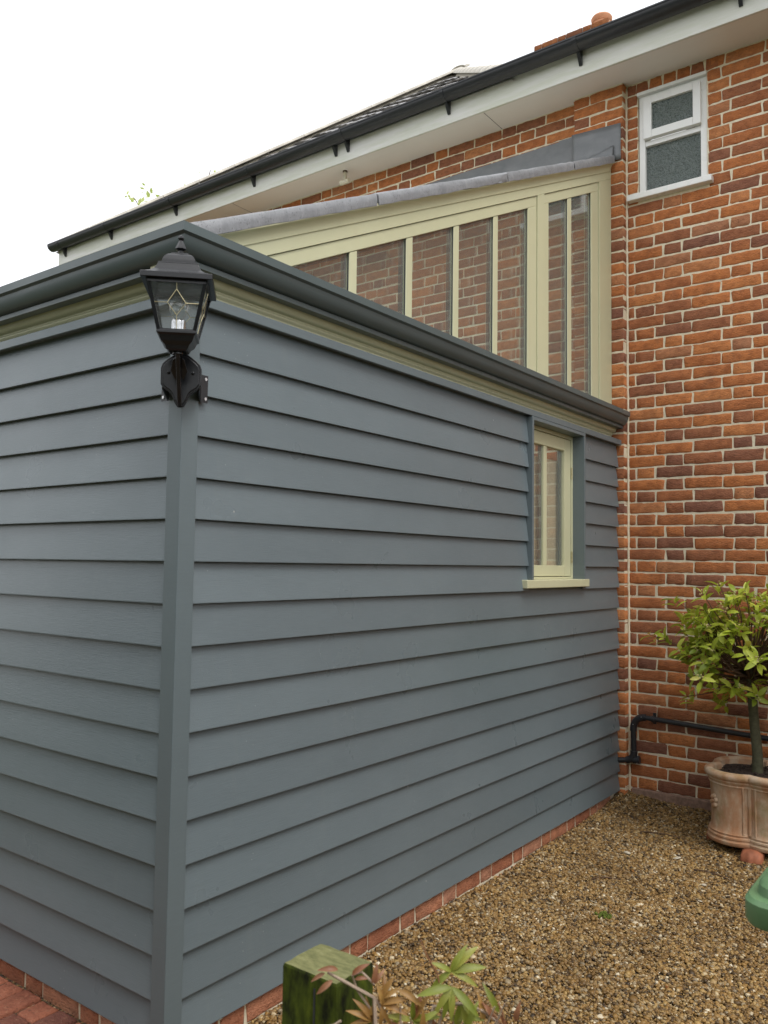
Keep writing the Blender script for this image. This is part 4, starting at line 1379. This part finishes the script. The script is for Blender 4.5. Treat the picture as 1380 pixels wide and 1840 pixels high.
# ================================================================== PLANTER AND BAY TREE
PC = Vector((0.905, 3.410, 0.055))
def planter():
    t = thing('terracotta_planter', 'weathered lobed terracotta planter standing on feet by the brick wall', 'planter', PC)
    t.scale = (0.95, 0.95, 1.0)
    def plan(k, n, grow):
        """four shallow lobes; creases face -y, +x, +y, -x"""
        a = 2*math.pi*k/n
        c, r = 0.128, 0.170
        best = 0
        for q in range(4):
            ca = math.pi/4+q*math.pi/2
            d = a-ca
            disc = r*r-(c*math.sin(d))**2
            if disc > 0:
                best = max(best, c*math.cos(d)+math.sqrt(disc))
        R = best+grow
        return R*math.cos(a), R*math.sin(a)
    n = 96
    prof = [(-0.02, 0.0), (0.004, 0.002), (0.010, 0.010), (0.010, 0.022), (0.002, 0.030), (0.001, 0.034), (0.005, 0.038), (0.004, 0.046), (-0.003, 0.050), (-0.004, 0.056), (-0.001, 0.060), (-0.006, 0.066), (-0.014, 0.078),
            (-0.017, 0.12), (-0.016, 0.20), (-0.013, 0.27), (-0.010, 0.305), (-0.006, 0.311), (-0.002, 0.318), (-0.006, 0.324), (0.000, 0.332), (0.006, 0.340), (0.004, 0.346), (0.014, 0.352), (0.022, 0.362), (0.023, 0.374), (0.017, 0.385), (0.004, 0.391),
            (-0.018, 0.390), (-0.030, 0.380), (-0.034, 0.350), (-0.036, 0.28)]
    m = MB()
    for g_, z in prof:
        for k in range(n):
            x, y = plan(k, n, g_)
            m.v.append((x, y, z))
    for i in range(len(prof)-1):
        for k in range(n):
            a, b = i*n+k, i*n+(k+1) % n
            m.f.append((a, b, b+n, a+n))
    m.f.append(tuple(range(n))[::-1])
    m.build('body', M['terracotta'], t, smooth=38)
    s = MB()
    for k in range(n):
        x, y = plan(k, n, -0.033); s.v.append((x, y, 0.352+0.006*noise.noise((x*30, y*30, 1))))
    s.v.append((0, 0, 0.368))
    for k in range(n): s.f.append((k, (k+1) % n, n))
    s.build('soil', M['soil'], t)
    clod = MB()
    for k in range(70):
        a, r = random.uniform(0, 6.28), 0.20*math.sqrt(random.random())
        clod.sphere((r*math.cos(a), r*math.sin(a), 0.360+random.uniform(0, .008)), random.uniform(0.006, 0.014), 5, 4, (1, 1.2, 0.7))
    tag(clod.build('soil_clods', M['soil'], t), kind='stuff')
    # vertical ribs either side of each crease, framing the panels
    for q in range(4):
        a0 = q*math.pi/2-math.pi/2
        for da, w in ((0.0, 0.0125), (0.135, 0.006), (-0.135, 0.006)):
            k = (a0+da)/(2*math.pi)*1000
            pts = []
            for z, g_ in ((0.066, -0.008), (0.12, -0.015), (0.2, -0.014), (0.27, -0.011), (0.318, -0.006)):
                x, y = plan(k, 1000, g_ + (0.002 if da == 0 else 0.0))
                pts.append((x, y, z))
            MB().tube(pts, w, 8).build('rib', M['terracotta'], t, smooth=50)
    # moulded rosette on each lobe
    for q in range(4):
        a = math.pi/4+q*math.pi/2+math.pi*0 - 0.0
        x, y = plan(a/(2*math.pi)*1000, 1000, -0.014)
        nrm = Vector((math.cos(a), math.sin(a), 0)); tg = Vector((-math.sin(a), math.cos(a), 0))
        c = Vector((x, y, 0.215))
        rs = MB()
        for i in range(6):
            b = i*math.pi/3+0.3
            p = c+tg*0.021*math.cos(b)+Vector((0, 0, 0.027*math.sin(b)))
            rs.sphere(p+nrm*0.003, 0.0125, 8, 6, (1, 1, 1.15))
        rs.sphere(c+nrm*0.006, 0.011, 8, 6)
        rs.build('rosette', M['terracotta'], t, smooth=60)
planter()

def foot(loc, rz):
    m = MB()
    # little lion-paw foot: rounded block with two grooves
    nx_, nz_ = 13, 7
    V = []
    for k in range(nx_):
        u = k/(nx_-1)
        bul = 0.006*abs(math.cos(u*math.pi*2.5))
        for j in range(nz_):
            a = math.pi*0.5*j/(nz_-1)
            w = 0.034*math.sin(math.pi*(0.08+0.84*u))**0.35
            V.append((-0.047+0.094*u, -(0.030+bul)*math.cos(a)*1.2*(w/0.034), 0.004+0.050*math.sin(a)*(w/0.034)))
    m.v = V
    for k in range(nx_-1):
        for j in range(nz_-1):
            a = k*nz_+j
            m.f.append((a, a+1, a+nz_+1, a+nz_))
    b = len(m.v)
    for k in range(nx_):
        x = V[k*nz_][0]
        m.v += [(x, 0.05, 0.004), (x, 0.05, 0.05)]
    for k in range(nx_-1):
        m.f.append((k*nz_+nz_-1, b+2*k+1, b+2*k+3, (k+1)*nz_+nz_-1))
        m.f.append((k*nz_, (k+1)*nz_, b+2*k+2, b+2*k))
        m.f.append((b+2*k, b+2*k+2, b+2*k+3, b+2*k+1))
    for k in (0, nx_-1):
        m.f.append(tuple(k*nz_+j for j in range(nz_))+(b+2*k+1, b+2*k))
    o = m.build('planter_foot', M['terracotta_red'], smooth=50)
    o.location = loc; o.rotation_euler = (0, 0, rz); o.scale = (1.15, 1.2, 1.1)
    return o
tag(foot((0.925, 3.145, 0.004), 0.05), 'red clay paw foot under the front crease of the planter', 'planter foot', 'clay feet under the planter')
tag(foot((0.672, 3.385, 0.010), -math.pi/2+0.2), 'red clay paw foot under the end of the planter facing the timber wall', 'planter foot', 'clay feet under the planter')
tag(foot((1.130, 3.43, 0.012), math.pi/2), 'red clay paw foot under the planter side away from the timber wall', 'planter foot', 'clay feet under the planter')

def leaf_mesh(name, L_, W_, mat, fold=0.25, curl=0.15, nl=5, drop=0.0):
    """blade along +x from the origin, folded along the midrib, normal +z"""
    V, F = [], []
    for i in range(nl+1):
        t = i/nl
        w = W_/2*2.05*(t+0.015)**0.62*max(0, 1-t)**0.80
        if i == nl: w = 0.0004
        z = curl*L_*(t*(1-t))*2-drop*L_*t*t
        V += [(L_*t, -w, z+fold*w), (L_*t, 0, z), (L_*t, w, z+fold*w)]
    for i in range(nl):
        a = i*3
        F += [(a, a+3, a+4, a+1), (a+1, a+4, a+5, a+2)]
    me = numpy_mesh(name, np.array(V), np.array(F), mat)
    me.shade_smooth()
    return me

def bay_tree():
    base = Vector((0.900, 3.400, 0.42))
    t = thing('bay_tree', 'standard bay tree with light green leaves growing in the terracotta planter', 'tree', base)
    tr = MB().tube([(0, 0, 0), (0.002, 0, 0.1), (-0.012, 0.004, 0.25), (-0.022, 0.006, 0.40), (-0.028, 0.0, 0.52), (-0.03, 0.0, 0.64)], [0.030, 0.028, 0.0265, 0.026, 0.024, 0.016], 12)
    tr.build('trunk', M['bark'], t, smooth=60)
    cr = bpy.data.objects.new('crown', None)
    lm = MB()
    rnd = random.Random(5)
    tips = []
    C = Vector((-0.01, -0.05, 0.69))
    R = Vector((0.57, 0.34, 0.40))
    # twig tips spread through the crown, denser on its shell
    guard = 0
    while len(tips) < 185 and guard < 5000:
        guard += 1
        d = Vector((rnd.gauss(0, 1), rnd.gauss(0, 1), rnd.gauss(0, 1))).normalized()
        rr = 0.45+0.55*rnd.random()**0.55
        if d.z < -0.35 and rnd.random() < 0.45: continue
        p = C+Vector((d.x*R.x, d.y*R.y, d.z*R.z))*rr
        # uneven outline
        k = 0.88+0.42*noise.noise(d*1.9+Vector((3.3, 0, 0)))
        p = C+(p-C)*k
        if any((p-q).length < 0.034 for q, _ in tips): continue
        if base.y+p.y > YM-0.05: continue
        tips.append((p, d))
    tips += [(Vector((-0.60, -0.02, 0.735)), Vector((-1, 0, 0.1))), (Vector((-0.50, -0.05, 0.72)), Vector((-1, 0, 0.2))),
             (Vector((-0.18, -0.05, 1.05)), Vector((-0.2, 0, 1))), (Vector((-0.43, -0.06, 0.95)), Vector((-0.6, 0, 0.8)))]
    for p, d in tips:
        s = Vector((-0.028, 0, 0.50+0.12*rnd.random()))
        mid = s.lerp(p, 0.5)+Vector((rnd.gauss(0, .02), rnd.gauss(0, .02), -0.03))
        pts = [s, s.lerp(mid, 0.6), mid, mid.lerp(p, 0.55)+Vector((rnd.gauss(0, .01), rnd.gauss(0, .01), 0)), p]
        lm.tube(pts, [0.006, 0.005, 0.0036, 0.0028, 0.002], 5, caps=False)
    crown = lm.build('crown', M['twig'], t)
    bpy.data.objects.remove(cr)
    var = [leaf_mesh('leaf', 0.080*s, 0.041*s*w, M['bay'], fold=f, curl=c, drop=dr) for s, w, f, c, dr in
           ((1, 1, .3, .12, .1), (0.85, 1.05, .2, .05, .25), (1.1, .9, .4, .15, .0), (0.72, 1.0, .25, .1, .1))]
    items = []
    for p, d in tips:
        n = rnd.randint(5, 8)
        ax = (d*0.6+Vector((0, 0, 0.7))+Vector((rnd.gauss(0, .25), rnd.gauss(0, .25), rnd.gauss(0, .15)))).normalized()
        u = ax.orthogonal().normalized(); w = ax.cross(u)
        a0 = rnd.random()*6.28
        for i in range(n):
            a = a0+i*2.4
            el = rnd.uniform(0.0, 0.9)
            dr = (u*math.cos(a)+w*math.sin(a))*math.cos(el)+ax*math.sin(el)
            dr = dr.normalized()
            nr = (ax-dr*ax.dot(dr)+Vector((rnd.gauss(0, .3), rnd.gauss(0, .3), rnd.gauss(0, .3)+0.25)))
            nr = (nr-dr*nr.dot(dr)).normalized()
            sd = nr.cross(dr)
            Mx = Matrix((dr, sd, nr)).transposed()
            pos = p-ax*0.014*i*0.8+dr*0.006
            if base.y+pos.y+dr.y*0.08 > YM-0.012: continue
            items.append((pos, Mx, rnd.randint(0, 3), (base+pos)))
    # the leaves that show largest become objects of their own
    camp = Vector((2.034, -1.6617, 1.5628))
    def show(it):
        pos, Mx, v, wp = it
        if wp.x > 1.02: return 9+wp.x
        return wp.y + (0.3 if wp.x > 0.96 else 0)
    items.sort(key=show)
    for pos, Mx, v, wp in items[:300]:
        o = inst('leaf', var[v], crown, pos, Mx.to_euler())
    sv, sf, off = [], [], 0
    for pos, Mx, v, wp in items[300:]:
        me = var[v]
        V = np.empty(len(me.vertices)*3); me.vertices.foreach_get('co', V); V = V.reshape(-1, 3)
        A = np.array(Mx)
        sv.append(V@A.T+np.array(pos)); 
        F = np.empty(len(me.loops), dtype=np.int32); me.loops.foreach_get('vertex_index', F)
        sf.append(F.reshape(-1, 4)+off); off += len(V)
    if sv:
        o = bpy.data.objects.new('foliage', numpy_mesh('foliage', np.concatenate(sv), np.concatenate(sf), M['bay_run']))
        o.data.shade_smooth()
        COL.objects.link(o); o.parent = crown; tag(o, kind='stuff')
    bd = MB()
    for p, d in tips:
        if rnd.random() < 0.7:
            for i in range(rnd.randint(4, 9)):
                bd.sphere(p+Vector((rnd.gauss(0, .011), rnd.gauss(0, .011), rnd.gauss(0.006, .009))), rnd.uniform(0.0028, 0.0048), 5, 4)
    tag(bd.build('flower_buds', M['bud'], crown), kind='stuff')
bay_tree()

# ================================================================== MOSSY POSTS AND CLIMBER
def mossy_post(x0, x1, y0, y1, top, label, rot=0):
    m = MB()
    nz = 16
    rows = [(-0.3, 0), (0.3, 0), (top-0.25, 0), (top-0.1, 0), (top-0.03, 0), (top-0.004, 0), (top, 1)]
    per = []
    n = 6
    cs = [(x0, y0), (x1, y0), (x1, y1), (x0, y1)]
    for k in range(4):
        a, b = cs[k], cs[(k+1) % 4]
        for i in range(n): per.append((a[0]+(b[0]-a[0])*i/n, a[1]+(b[1]-a[1])*i/n))
    cx, cy = (x0+x1)/2, (y0+y1)/2
    for z, t in rows:
        for x, y in per:
            j = 0.0012*noise.noise((x*60, y*60, z*14))
            s = 1-(0.03 if t else 0.0)
            m.v.append((cx+(x-cx)*s+j, cy+(y-cy)*s+j, z+(0.002*noise.noise((x*50, y*50, 2)) if t else 0)))
    q = len(per)
    for r_ in range(len(rows)-1):
        for k in range(q):
            m.f.append((r_*q+k, r_*q+(k+1) % q, (r_+1)*q+(k+1) % q, (r_+1)*q+k))
    m.f.append(tuple((len(rows)-1)*q+k for k in range(q)))
    o = m.build('fence_post', M['mossy'])
    tag(o, label, 'post')
    crk = MB().box(x0+0.068, x0+0.071, y0-0.0008, y0+0.004, top-0.30, top-0.02).build('crack', M['spacer'], o)
    return o
mossy_post(1.061, 1.177, -0.623, -0.529, 0.90, 'square mossy green timber fence post with a weathered flat top')
mossy_post(1.372, 1.470, -0.672, -0.575, 0.885, 'lower mossy timber post half hidden under the climbing plant stems')

def climber():
    base = Vector((1.30, -0.62, 0.0))
    t = thing('climbing_plant', 'climbing plant with bronze and yellow-green young leaves over the mossy posts', 'climber', base)
    W = lambda *p: Vector(p)-base
    st = MB()
    # woody stems rising from the ground and arching over the posts
    st.tube([W(1.26, -0.66, 0), W(1.25, -0.64, 0.4), W(1.26, -0.62, 0.72), W(1.238, -0.606, 0.893), W(1.200, -0.636, 0.918), W(1.180, -0.650, 0.930)], [0.006, 0.005, 0.0045, 0.0035, 0.0026, 0.0018], 6)
    st.tube([W(1.34, -0.66, 0), W(1.33, -0.62, 0.5), W(1.30, -0.565, 0.80), W(1.311, -0.549, 0.880), W(1.349, -0.522, 0.886), W(1.372, -0.503, 0.874), W(1.398, -0.482, 0.850)], [0.006, 0.005, 0.004, 0.003, 0.0026, 0.0024, 0.002], 6)
    st.tube([W(1.30, -0.565, 0.80), W(1.322, -0.548, 0.862), W(1.335, -0.536, 0.906)], [0.003, 0.0024, 0.0018], 6)
    st.tube([W(1.238, -0.606, 0.893), W(1.244, -0.60, 0.880), W(1.256, -0.590, 0.84), W(1.26, -0.60, 0.75)], [0.003, 0.0026, 0.0024, 0.003], 6)
    st.tube([W(1.233, -0.606, 0.872), W(1.216, -0.622, 0.905), W(1.210, -0.626, 0.925), W(1.222, -0.617, 0.931), W(1.238, -0.605, 0.912)], 0.0018, 5)
    st.tube([W(1.20, -0.64, 0.86), W(1.19, -0.645, 0.852), W(1.15, -0.66, 0.838)], 0.002, 5)
    stem = st.build('stem', M['stem_pale'], t, smooth=60)
    tn = MB()
    tn.tube([W(1.322, -0.545, 0.905), W(1.316, -0.548, 0.930), W(1.303, -0.560, 0.960), W(1.296, -0.567, 0.985)], [0.0016, 0.0013, 0.0011, 0.0007], 5)
    tn.tube([W(1.37, -0.503, 0.886), W(1.386, -0.492, 0.868), W(1.40, -0.482, 0.845)], 0.0018, 5)
    tn.tube([W(1.40, -0.48, 0.84), W(1.395, -0.484, 0.872), W(1.390, -0.488, 0.885)], 0.0015, 5)
    tn.build('tendril', M['leaf_red'], t, smooth=60)
    rnd = random.Random(3)
    gm = [leaf_mesh('leaf', 0.056*s, 0.0165*s*w, M['leaf_green'], 0.35, 0.10, 6, dr) for s, w, dr in ((1, 1, .15), (0.8, 1, .3), (0.6, 1.1, .2))]
    bm_ = [leaf_mesh('leaf', 0.044*s, 0.0125*s, M['leaf_bronze'], 0.5, 0.12, 6, dr) for s, dr in ((1, .25), (0.75, .35))]
    rm = [leaf_mesh('leaf', 0.030*s, 0.0110*s, M['leaf_red'], 0.6, 0.15, 6, dr) for s, dr in ((1, .3), (0.75, .45))]
    right = Vector((0.80, 0.60, 0.0)); up = Vector((0, 0, 1)); out = Vector((0.60, -0.80, 0.15)).normalized()
    def leaf(me, p, ang, tilt=0.0, roll=0.0):
        """ang: direction in the vertical plane across the view (0 = right, 90 = up), tilt: lean towards the path side"""
        a = math.radians(ang)
        d = (right*math.cos(a)+up*math.sin(a)+out*tilt).normalized()
        nr = (out*0.8+up*0.6+right*roll)
        nr = (nr-d*nr.dot(d)).normalized()
        sd = nr.cross(d)
        inst('leaf', me, t, p, Matrix((d, sd, nr)).transposed().to_euler())
    # yellow-green palmate leaves on the second shoot
    c2 = W(1.334, -0.534, 0.910)
    for me, ang, tl in ((gm[0], 186, .3), (gm[0], -40, .4), (gm[1], -112, .5), (gm[1], -92, .6), (gm[1], 228, .5)):
        leaf(me, c2, ang, tl, rnd.uniform(-.2, .2))
    c3 = W(1.331, -0.532, 0.932)
    for me, ang, tl in ((gm[0], 10, .0), (gm[0], 42, -.2), (gm[1], -18, .3), (gm[1], 62, .0), (gm[1], 215, .2), (gm[2], 150, .2)):
        leaf(me, c3, ang, tl, rnd.uniform(-.3, .3))
    c4 = W(1.345, -0.523, 0.888)
    for me, ang in ((gm[1], -75), (gm[2], -110), (gm[2], -50)): leaf(me, c4, ang, .3)
    # bronze cluster by the post
    c1 = W(1.246, -0.598, 0.884)
    for me, ang, tl in ((bm_[0], 62, .2), (bm_[0], 20, .3), (bm_[1], 100, .2), (bm_[0], -10, .4), (bm_[1], -60, .5), (bm_[1], -95, .4), (bm_[0], 85, -.2), (bm_[1], -130, .4)):
        leaf(me, c1+Vector((rnd.gauss(0, .003), 0, rnd.gauss(0, .003))), ang, tl, rnd.uniform(-.4, .4))
    c5 = W(1.268, -0.583, 0.905)
    for me, ang, tl in ((bm_[0], -25, .3), (bm_[1], 200, .2)): leaf(me, c5, ang, tl)
    c6 = W(1.236, -0.606, 0.858)
    for me, ang, tl in ((bm_[0], 126, .2), (bm_[0], 150, .3), (bm_[1], 110, .0), (bm_[0], -80, .3), (bm_[1], -50, .4), (bm_[1], 175, .4)): leaf(me, c6, ang, tl, rnd.uniform(-.3, .3))
    c7 = W(1.283, -0.566, 0.858)
    for me, ang, tl in ((gm[1], 20, .4), (gm[1], 160, .4), (gm[2], 90, .3), (bm_[0], 60, .2), (gm[1], -30, .5)): leaf(me, c7, ang, tl)
    # red young leaves
    for p, ang, k in ((W(1.236, -0.606, 0.912), 80, 0), (W(1.238, -0.604, 0.914), 60, 1), (W(1.210, -0.626, 0.926), 40, 0), (W(1.214, -0.624, 0.920), 15, 1), (W(1.176, -0.652, 0.928), 200, 1), (W(1.186, -0.645, 0.918), 215, 0), (W(1.192, -0.640, 0.934), 170, 0),
                      (W(1.290, -0.563, 0.866), 80, 0), (W(1.290, -0.562, 0.862), 95, 1), (W(1.372, -0.502, 0.884), -50, 0), (W(1.245, -0.597, 0.85), -70, 0), (W(1.253, -0.592, 0.846), -110, 0), (W(1.392, -0.486, 0.865), -60, 0)):
        leaf(rm[k], p, ang, rnd.uniform(-.1, .4), rnd.uniform(-.4, .4))
    # untidy growth lower down, between the posts
    for k in range(44):
        u = rnd.random()
        p = W(1.215+0.19*u, -0.625+0.14*u, 0.868-0.055*rnd.random()**0.8)+Vector((rnd.gauss(0, .012), rnd.gauss(0, .014), 0))
        me = (bm_[0], bm_[1], gm[1], gm[2], rm[0], bm_[0], gm[2])[rnd.randint(0, 6)]
        leaf(me, p, rnd.uniform(-60, 240), rnd.uniform(-.2, .5), rnd.uniform(-.6, .6))
    ex = MB()
    for k in range(9):
        u = rnd.random()
        a = W(1.21+0.18*u, -0.63+0.14*u, 0.80)
        b = a+Vector((rnd.gauss(0.0, .03), rnd.gauss(0, .02), rnd.uniform(0.05, 0.11)))
        ex.tube([a, a.lerp(b, 0.5)+Vector((rnd.gauss(0, .008), 0, 0.006)), b], [0.0019, 0.0015, 0.0010], 5)
    ex.build('side_shoots', M['stem_pale'], t, smooth=60)
climber()

# ================================================================== GREEN BIN
def bin_():
    # lid corner nearest the timber wall at (1.66, -0.08); the bin stands to the right of it
    x0, y0 = 1.651, -0.102
    w, d = 0.56, 0.66
    t = thing('wheelie_bin', 'green plastic wheelie bin with a rounded lid standing on the gravel', 'bin', (x0+w/2, y0+d/2, 0))
    G = M['green_plastic']
    def rr(hx, hy, r, n=5):
        p = []
        for cx, cy, a0 in ((hx-r, hy-r, 0), (-hx+r, hy-r, 90), (-hx+r, -hy+r, 180), (hx-r, -hy+r, 270)):
            for k in range(n+1):
                a = math.radians(a0+90*k/n); p.append((cx+r*math.cos(a), cy+r*math.sin(a)))
        return p
    def loft(levels):
        m = MB()
        k = None
        for hx, hy, r, z in levels:
            p = rr(hx, hy, r)
            k = len(p)
            m.v += [(x, y, z) for x, y in p]
        for i in range(len(levels)-1):
            for q in range(k):
                m.f.append((i*k+q, i*k+(q+1) % k, (i+1)*k+(q+1) % k, (i+1)*k+q))
        m.f.append(tuple(range(k))[::-1]); m.f.append(tuple((len(levels)-1)*k+q for q in range(k)))
        return m
    hx, hy = w/2, d/2
    loft([(hx-0.10, hy-0.13, 0.05, 0.06), (hx-0.055, hy-0.07, 0.05, 0.90), (hx-0.045, hy-0.05, 0.05, 0.94)]).build('body', G, t, smooth=40)
    loft([(hx-0.004, hy-0.004, 0.045, 0.943), (hx, hy, 0.048, 0.950), (hx, hy, 0.048, 0.982), (hx-0.006, hy-0.006, 0.045, 0.989), (hx-0.018, hy-0.018, 0.045, 0.991),
          (hx-0.020, hy-0.020, 0.045, 1.006), (hx-0.026, hy-0.026, 0.045, 1.014), (hx-0.06, hy-0.06, 0.05, 1.026), (hx-0.14, hy-0.14, 0.05, 1.036)]).build('lid', G, t, smooth=35)
    MB().tube([(-hx+0.08, hy-0.02, 0.93), (hx-0.08, hy-0.02, 0.93)], 0.014, 10).build('handle', G, t, smooth=40)
    for sx in (-1, 1):
        MB().tube([(sx*(hx-0.085), hy-0.12, 0.10), (sx*(hx-0.04), hy-0.12, 0.10)], 0.10, 24).build('wheel', M['black_plastic'], t, smooth=40)
bin_()

# ================================================================== LITTER ON THE GRAVEL
def litter():
    dl = [leaf_mesh('fallen_leaf', 0.034, 0.016, M['leaf_dead'], 0.3, 0.2, 4, .2), leaf_mesh('fallen_leaf', 0.026, 0.018, M['leaf_dead'], 0.2, 0.3, 4, 0)]
    spots = [(0.02, 1.845, 'orange dead leaf resting against the plinth bricks'), (0.47, 2.58, 'rust coloured dead leaf lying on open gravel beside the moss tuft'),
             (1.00, 1.50, 'long orange dead leaf on gravel in front of the bin'), (0.10, 2.95, 'small amber leaf on gravel near the plinth end'), (0.62, 3.10, 'little orange leaf on gravel beside the planter foot')]
    for i, (x, y, lb) in enumerate(spots):
        o = bpy.data.objects.new('fallen_leaf', dl[i % 2]); COL.objects.link(o)
        o.location = (x, y, gh(x, y)+0.010); o.rotation_euler = (random.uniform(-.3, .3), random.uniform(-.3, .1), random.uniform(0, 6))
        tag(o, lb, 'leaf', 'dead leaves on the gravel')
    ch = MB().sphere((0, 0, 0), 0.016, 6, 4, (1.3, 0.8, 0.35)).build('flint_chip', M['pale_chip'])
    chips = [(0.36, 2.83), (0.82, 2.63), (0.86, 2.42), (0.60, 2.92)]
    lbs = ['large pale chip lying on gravel towards the plinth', 'pale flint chip on gravel below the planter', 'small white chip on gravel between planter and bin', 'flat pale chip on gravel under the bay tree']
    for i, (x, y) in enumerate(chips):
        o = ch if i == 0 else bpy.data.objects.new('flint_chip', ch.data)
        if i: COL.objects.link(o)
        o.location = (x, y, gh(x, y)+0.009); o.rotation_euler = (0.1, 0.15, i*1.3); s = (1.0, 0.9, 0.7, 1.1)[i]; o.scale = (s, s, s)
        tag(o, lbs[i], 'stone', 'pale chips on the gravel')
    ms = MB()
    for k in range(40):
        a, r = random.uniform(0, 6.3), 0.035*math.sqrt(random.random())
        ms.sphere((r*math.cos(a), r*math.sin(a)*0.8, 0.004+0.008*random.random()), random.uniform(0.004, 0.008), 5, 4)
    o = ms.build('moss_tuft', M['moss']); o.location = (0.565, 1.98, gh(0.565, 1.98)+0.003)
    tag(o, 'small tuft of green moss growing in the gravel', 'moss')
    tws = [((0.30, 3.20), (0.55, 3.26), 'dark twig lying on gravel behind the planter foot'), ((0.35, 2.35), (0.47, 2.45), 'thin dry twig on open gravel near the timber wall'), ((0.72, 2.80), (0.95, 2.75), 'curved twig on gravel in front of the planter')]
    for (a, b), (c, d), lb in tws:
        pts = []
        for k in range(7):
            u = k/6
            x, y = a+(c-a)*u, b+(d-b)*u+0.02*math.sin(u*3)
            pts.append((x-a, y-b, gh(x, y)+0.010+0.004*math.sin(u*5)-gh(a, b)))
        o = MB().tube(pts, [0.0035]*5+[0.0025, 0.0015], 6).build('twig', M['twig'], smooth=60)
        o.location = (a, b, gh(a, b))
        tag(o, lb, 'twig', 'twigs on the gravel')
litter()

# ================================================================== TREE BEYOND THE ROOF
def far_tree():
    base = Vector((-18.5, 15.0, -0.06))
    t = thing('garden_tree', 'tall tree in pale spring leaf showing above the tiled roof', 'tree', base)
    rnd = random.Random(9)
    MB().tube([(0, 0, 0), (0.1, 0, 4), (0, 0.1, 8), (0.1, 0, 12.6)], [0.3, 0.24, 0.15, 0.05], 10).build('trunk', M['bark'], t, smooth=60)
    lb = MB(); V, F = [], []
    for k in range(40):
        a = rnd.uniform(0, 6.28); z0 = rnd.uniform(6, 11.6); R = rnd.uniform(1.2, 3.0)*(1-(z0-6)/11)+0.5
        e = Vector((R*math.cos(a), R*math.sin(a)*0.8, z0+rnd.uniform(1.0, 2.4)))
        s = Vector((0, 0, z0))
        m_ = s.lerp(e, 0.5)+Vector((0, 0, -0.2))
        lb.tube([s, m_, e], [0.05, 0.03, 0.012], 5)
        for i in range(16):
            c = e.lerp(m_, rnd.random()**1.6*0.9)+Vector((rnd.gauss(0, .28), rnd.gauss(0, .28), rnd.gauss(0, .24)))
            for j in range(3):
                p = c+Vector((rnd.gauss(0, .08), rnd.gauss(0, .08), rnd.gauss(0, .08)))
                u = Vector((rnd.gauss(0, 1), rnd.gauss(0, 1), rnd.gauss(0, 1))).normalized(); w = u.orthogonal().normalized()
                sz = rnd.uniform(0.07, 0.13)
                o = len(V)
                V += [p-u*sz, p+w*sz*0.5, p+u*sz, p-w*sz*0.5]
                F.append((o, o+1, o+2, o+3))
    cr = lb.build('crown', M['twig'], t)
    o = bpy.data.objects.new('foliage', numpy_mesh('foliage', np.array([tuple(q) for q in V]), np.array(F), M['leaf_far']))
    COL.objects.link(o); o.parent = cr; tag(o, kind='stuff')
far_tree()

# ================================================================== ADDED HEDGES, unseen behind the viewpoint, to darken the walls
def shade_hedge(x0, x1, y0, y1, h, label):  # added out of view to cut low light on the walls
    m = MB()
    sx, sy, sz = max(2, int((x1-x0)/0.35)), max(2, int((y1-y0)/0.35)), 8
    bm = bmesh.new()
    bmesh.ops.create_cube(bm, size=1)
    bmesh.ops.subdivide_edges(bm, edges=bm.edges[:], cuts=12, use_grid_fill=True)
    for v in bm.verts:
        p = Vector((x0+(x1-x0)*(v.co.x+0.5), y0+(y1-y0)*(v.co.y+0.5), h*(v.co.z+0.5)))
        n_ = noise.noise_vector(p*2.3)*0.16+noise.noise_vector(p*7)*0.06
        if v.co.z < -0.49: n_.z = 0
        v.co = p+n_-Vector(((x0+x1)/2, (y0+y1)/2, 0.06))
    me = bpy.data.meshes.new('shade_hedge'); bm.to_mesh(me); bm.free()
    me.materials.append(M['shade_hedge'])
    o = bpy.data.objects.new('shade_hedge', me); COL.objects.link(o)
    o.location = ((x0+x1)/2, (y0+y1)/2, 0)
    return tag(o, label, 'shade_hedge')
M['shade_hedge'] = mk_plain('shade_hedge_foliage', (0.055, 0.085, 0.022), 0.8, 0, 1.0, 9, 0.5)
shade_hedge(4.6, 5.5, -5.0, 3.4, 2.3, 'unseen green foliage block added to shade the long timber wall')
shade_hedge(-6.0, 4.4, -5.4, -4.3, 3.3, 'unseen green foliage block added to shade the short timber wall and house front')
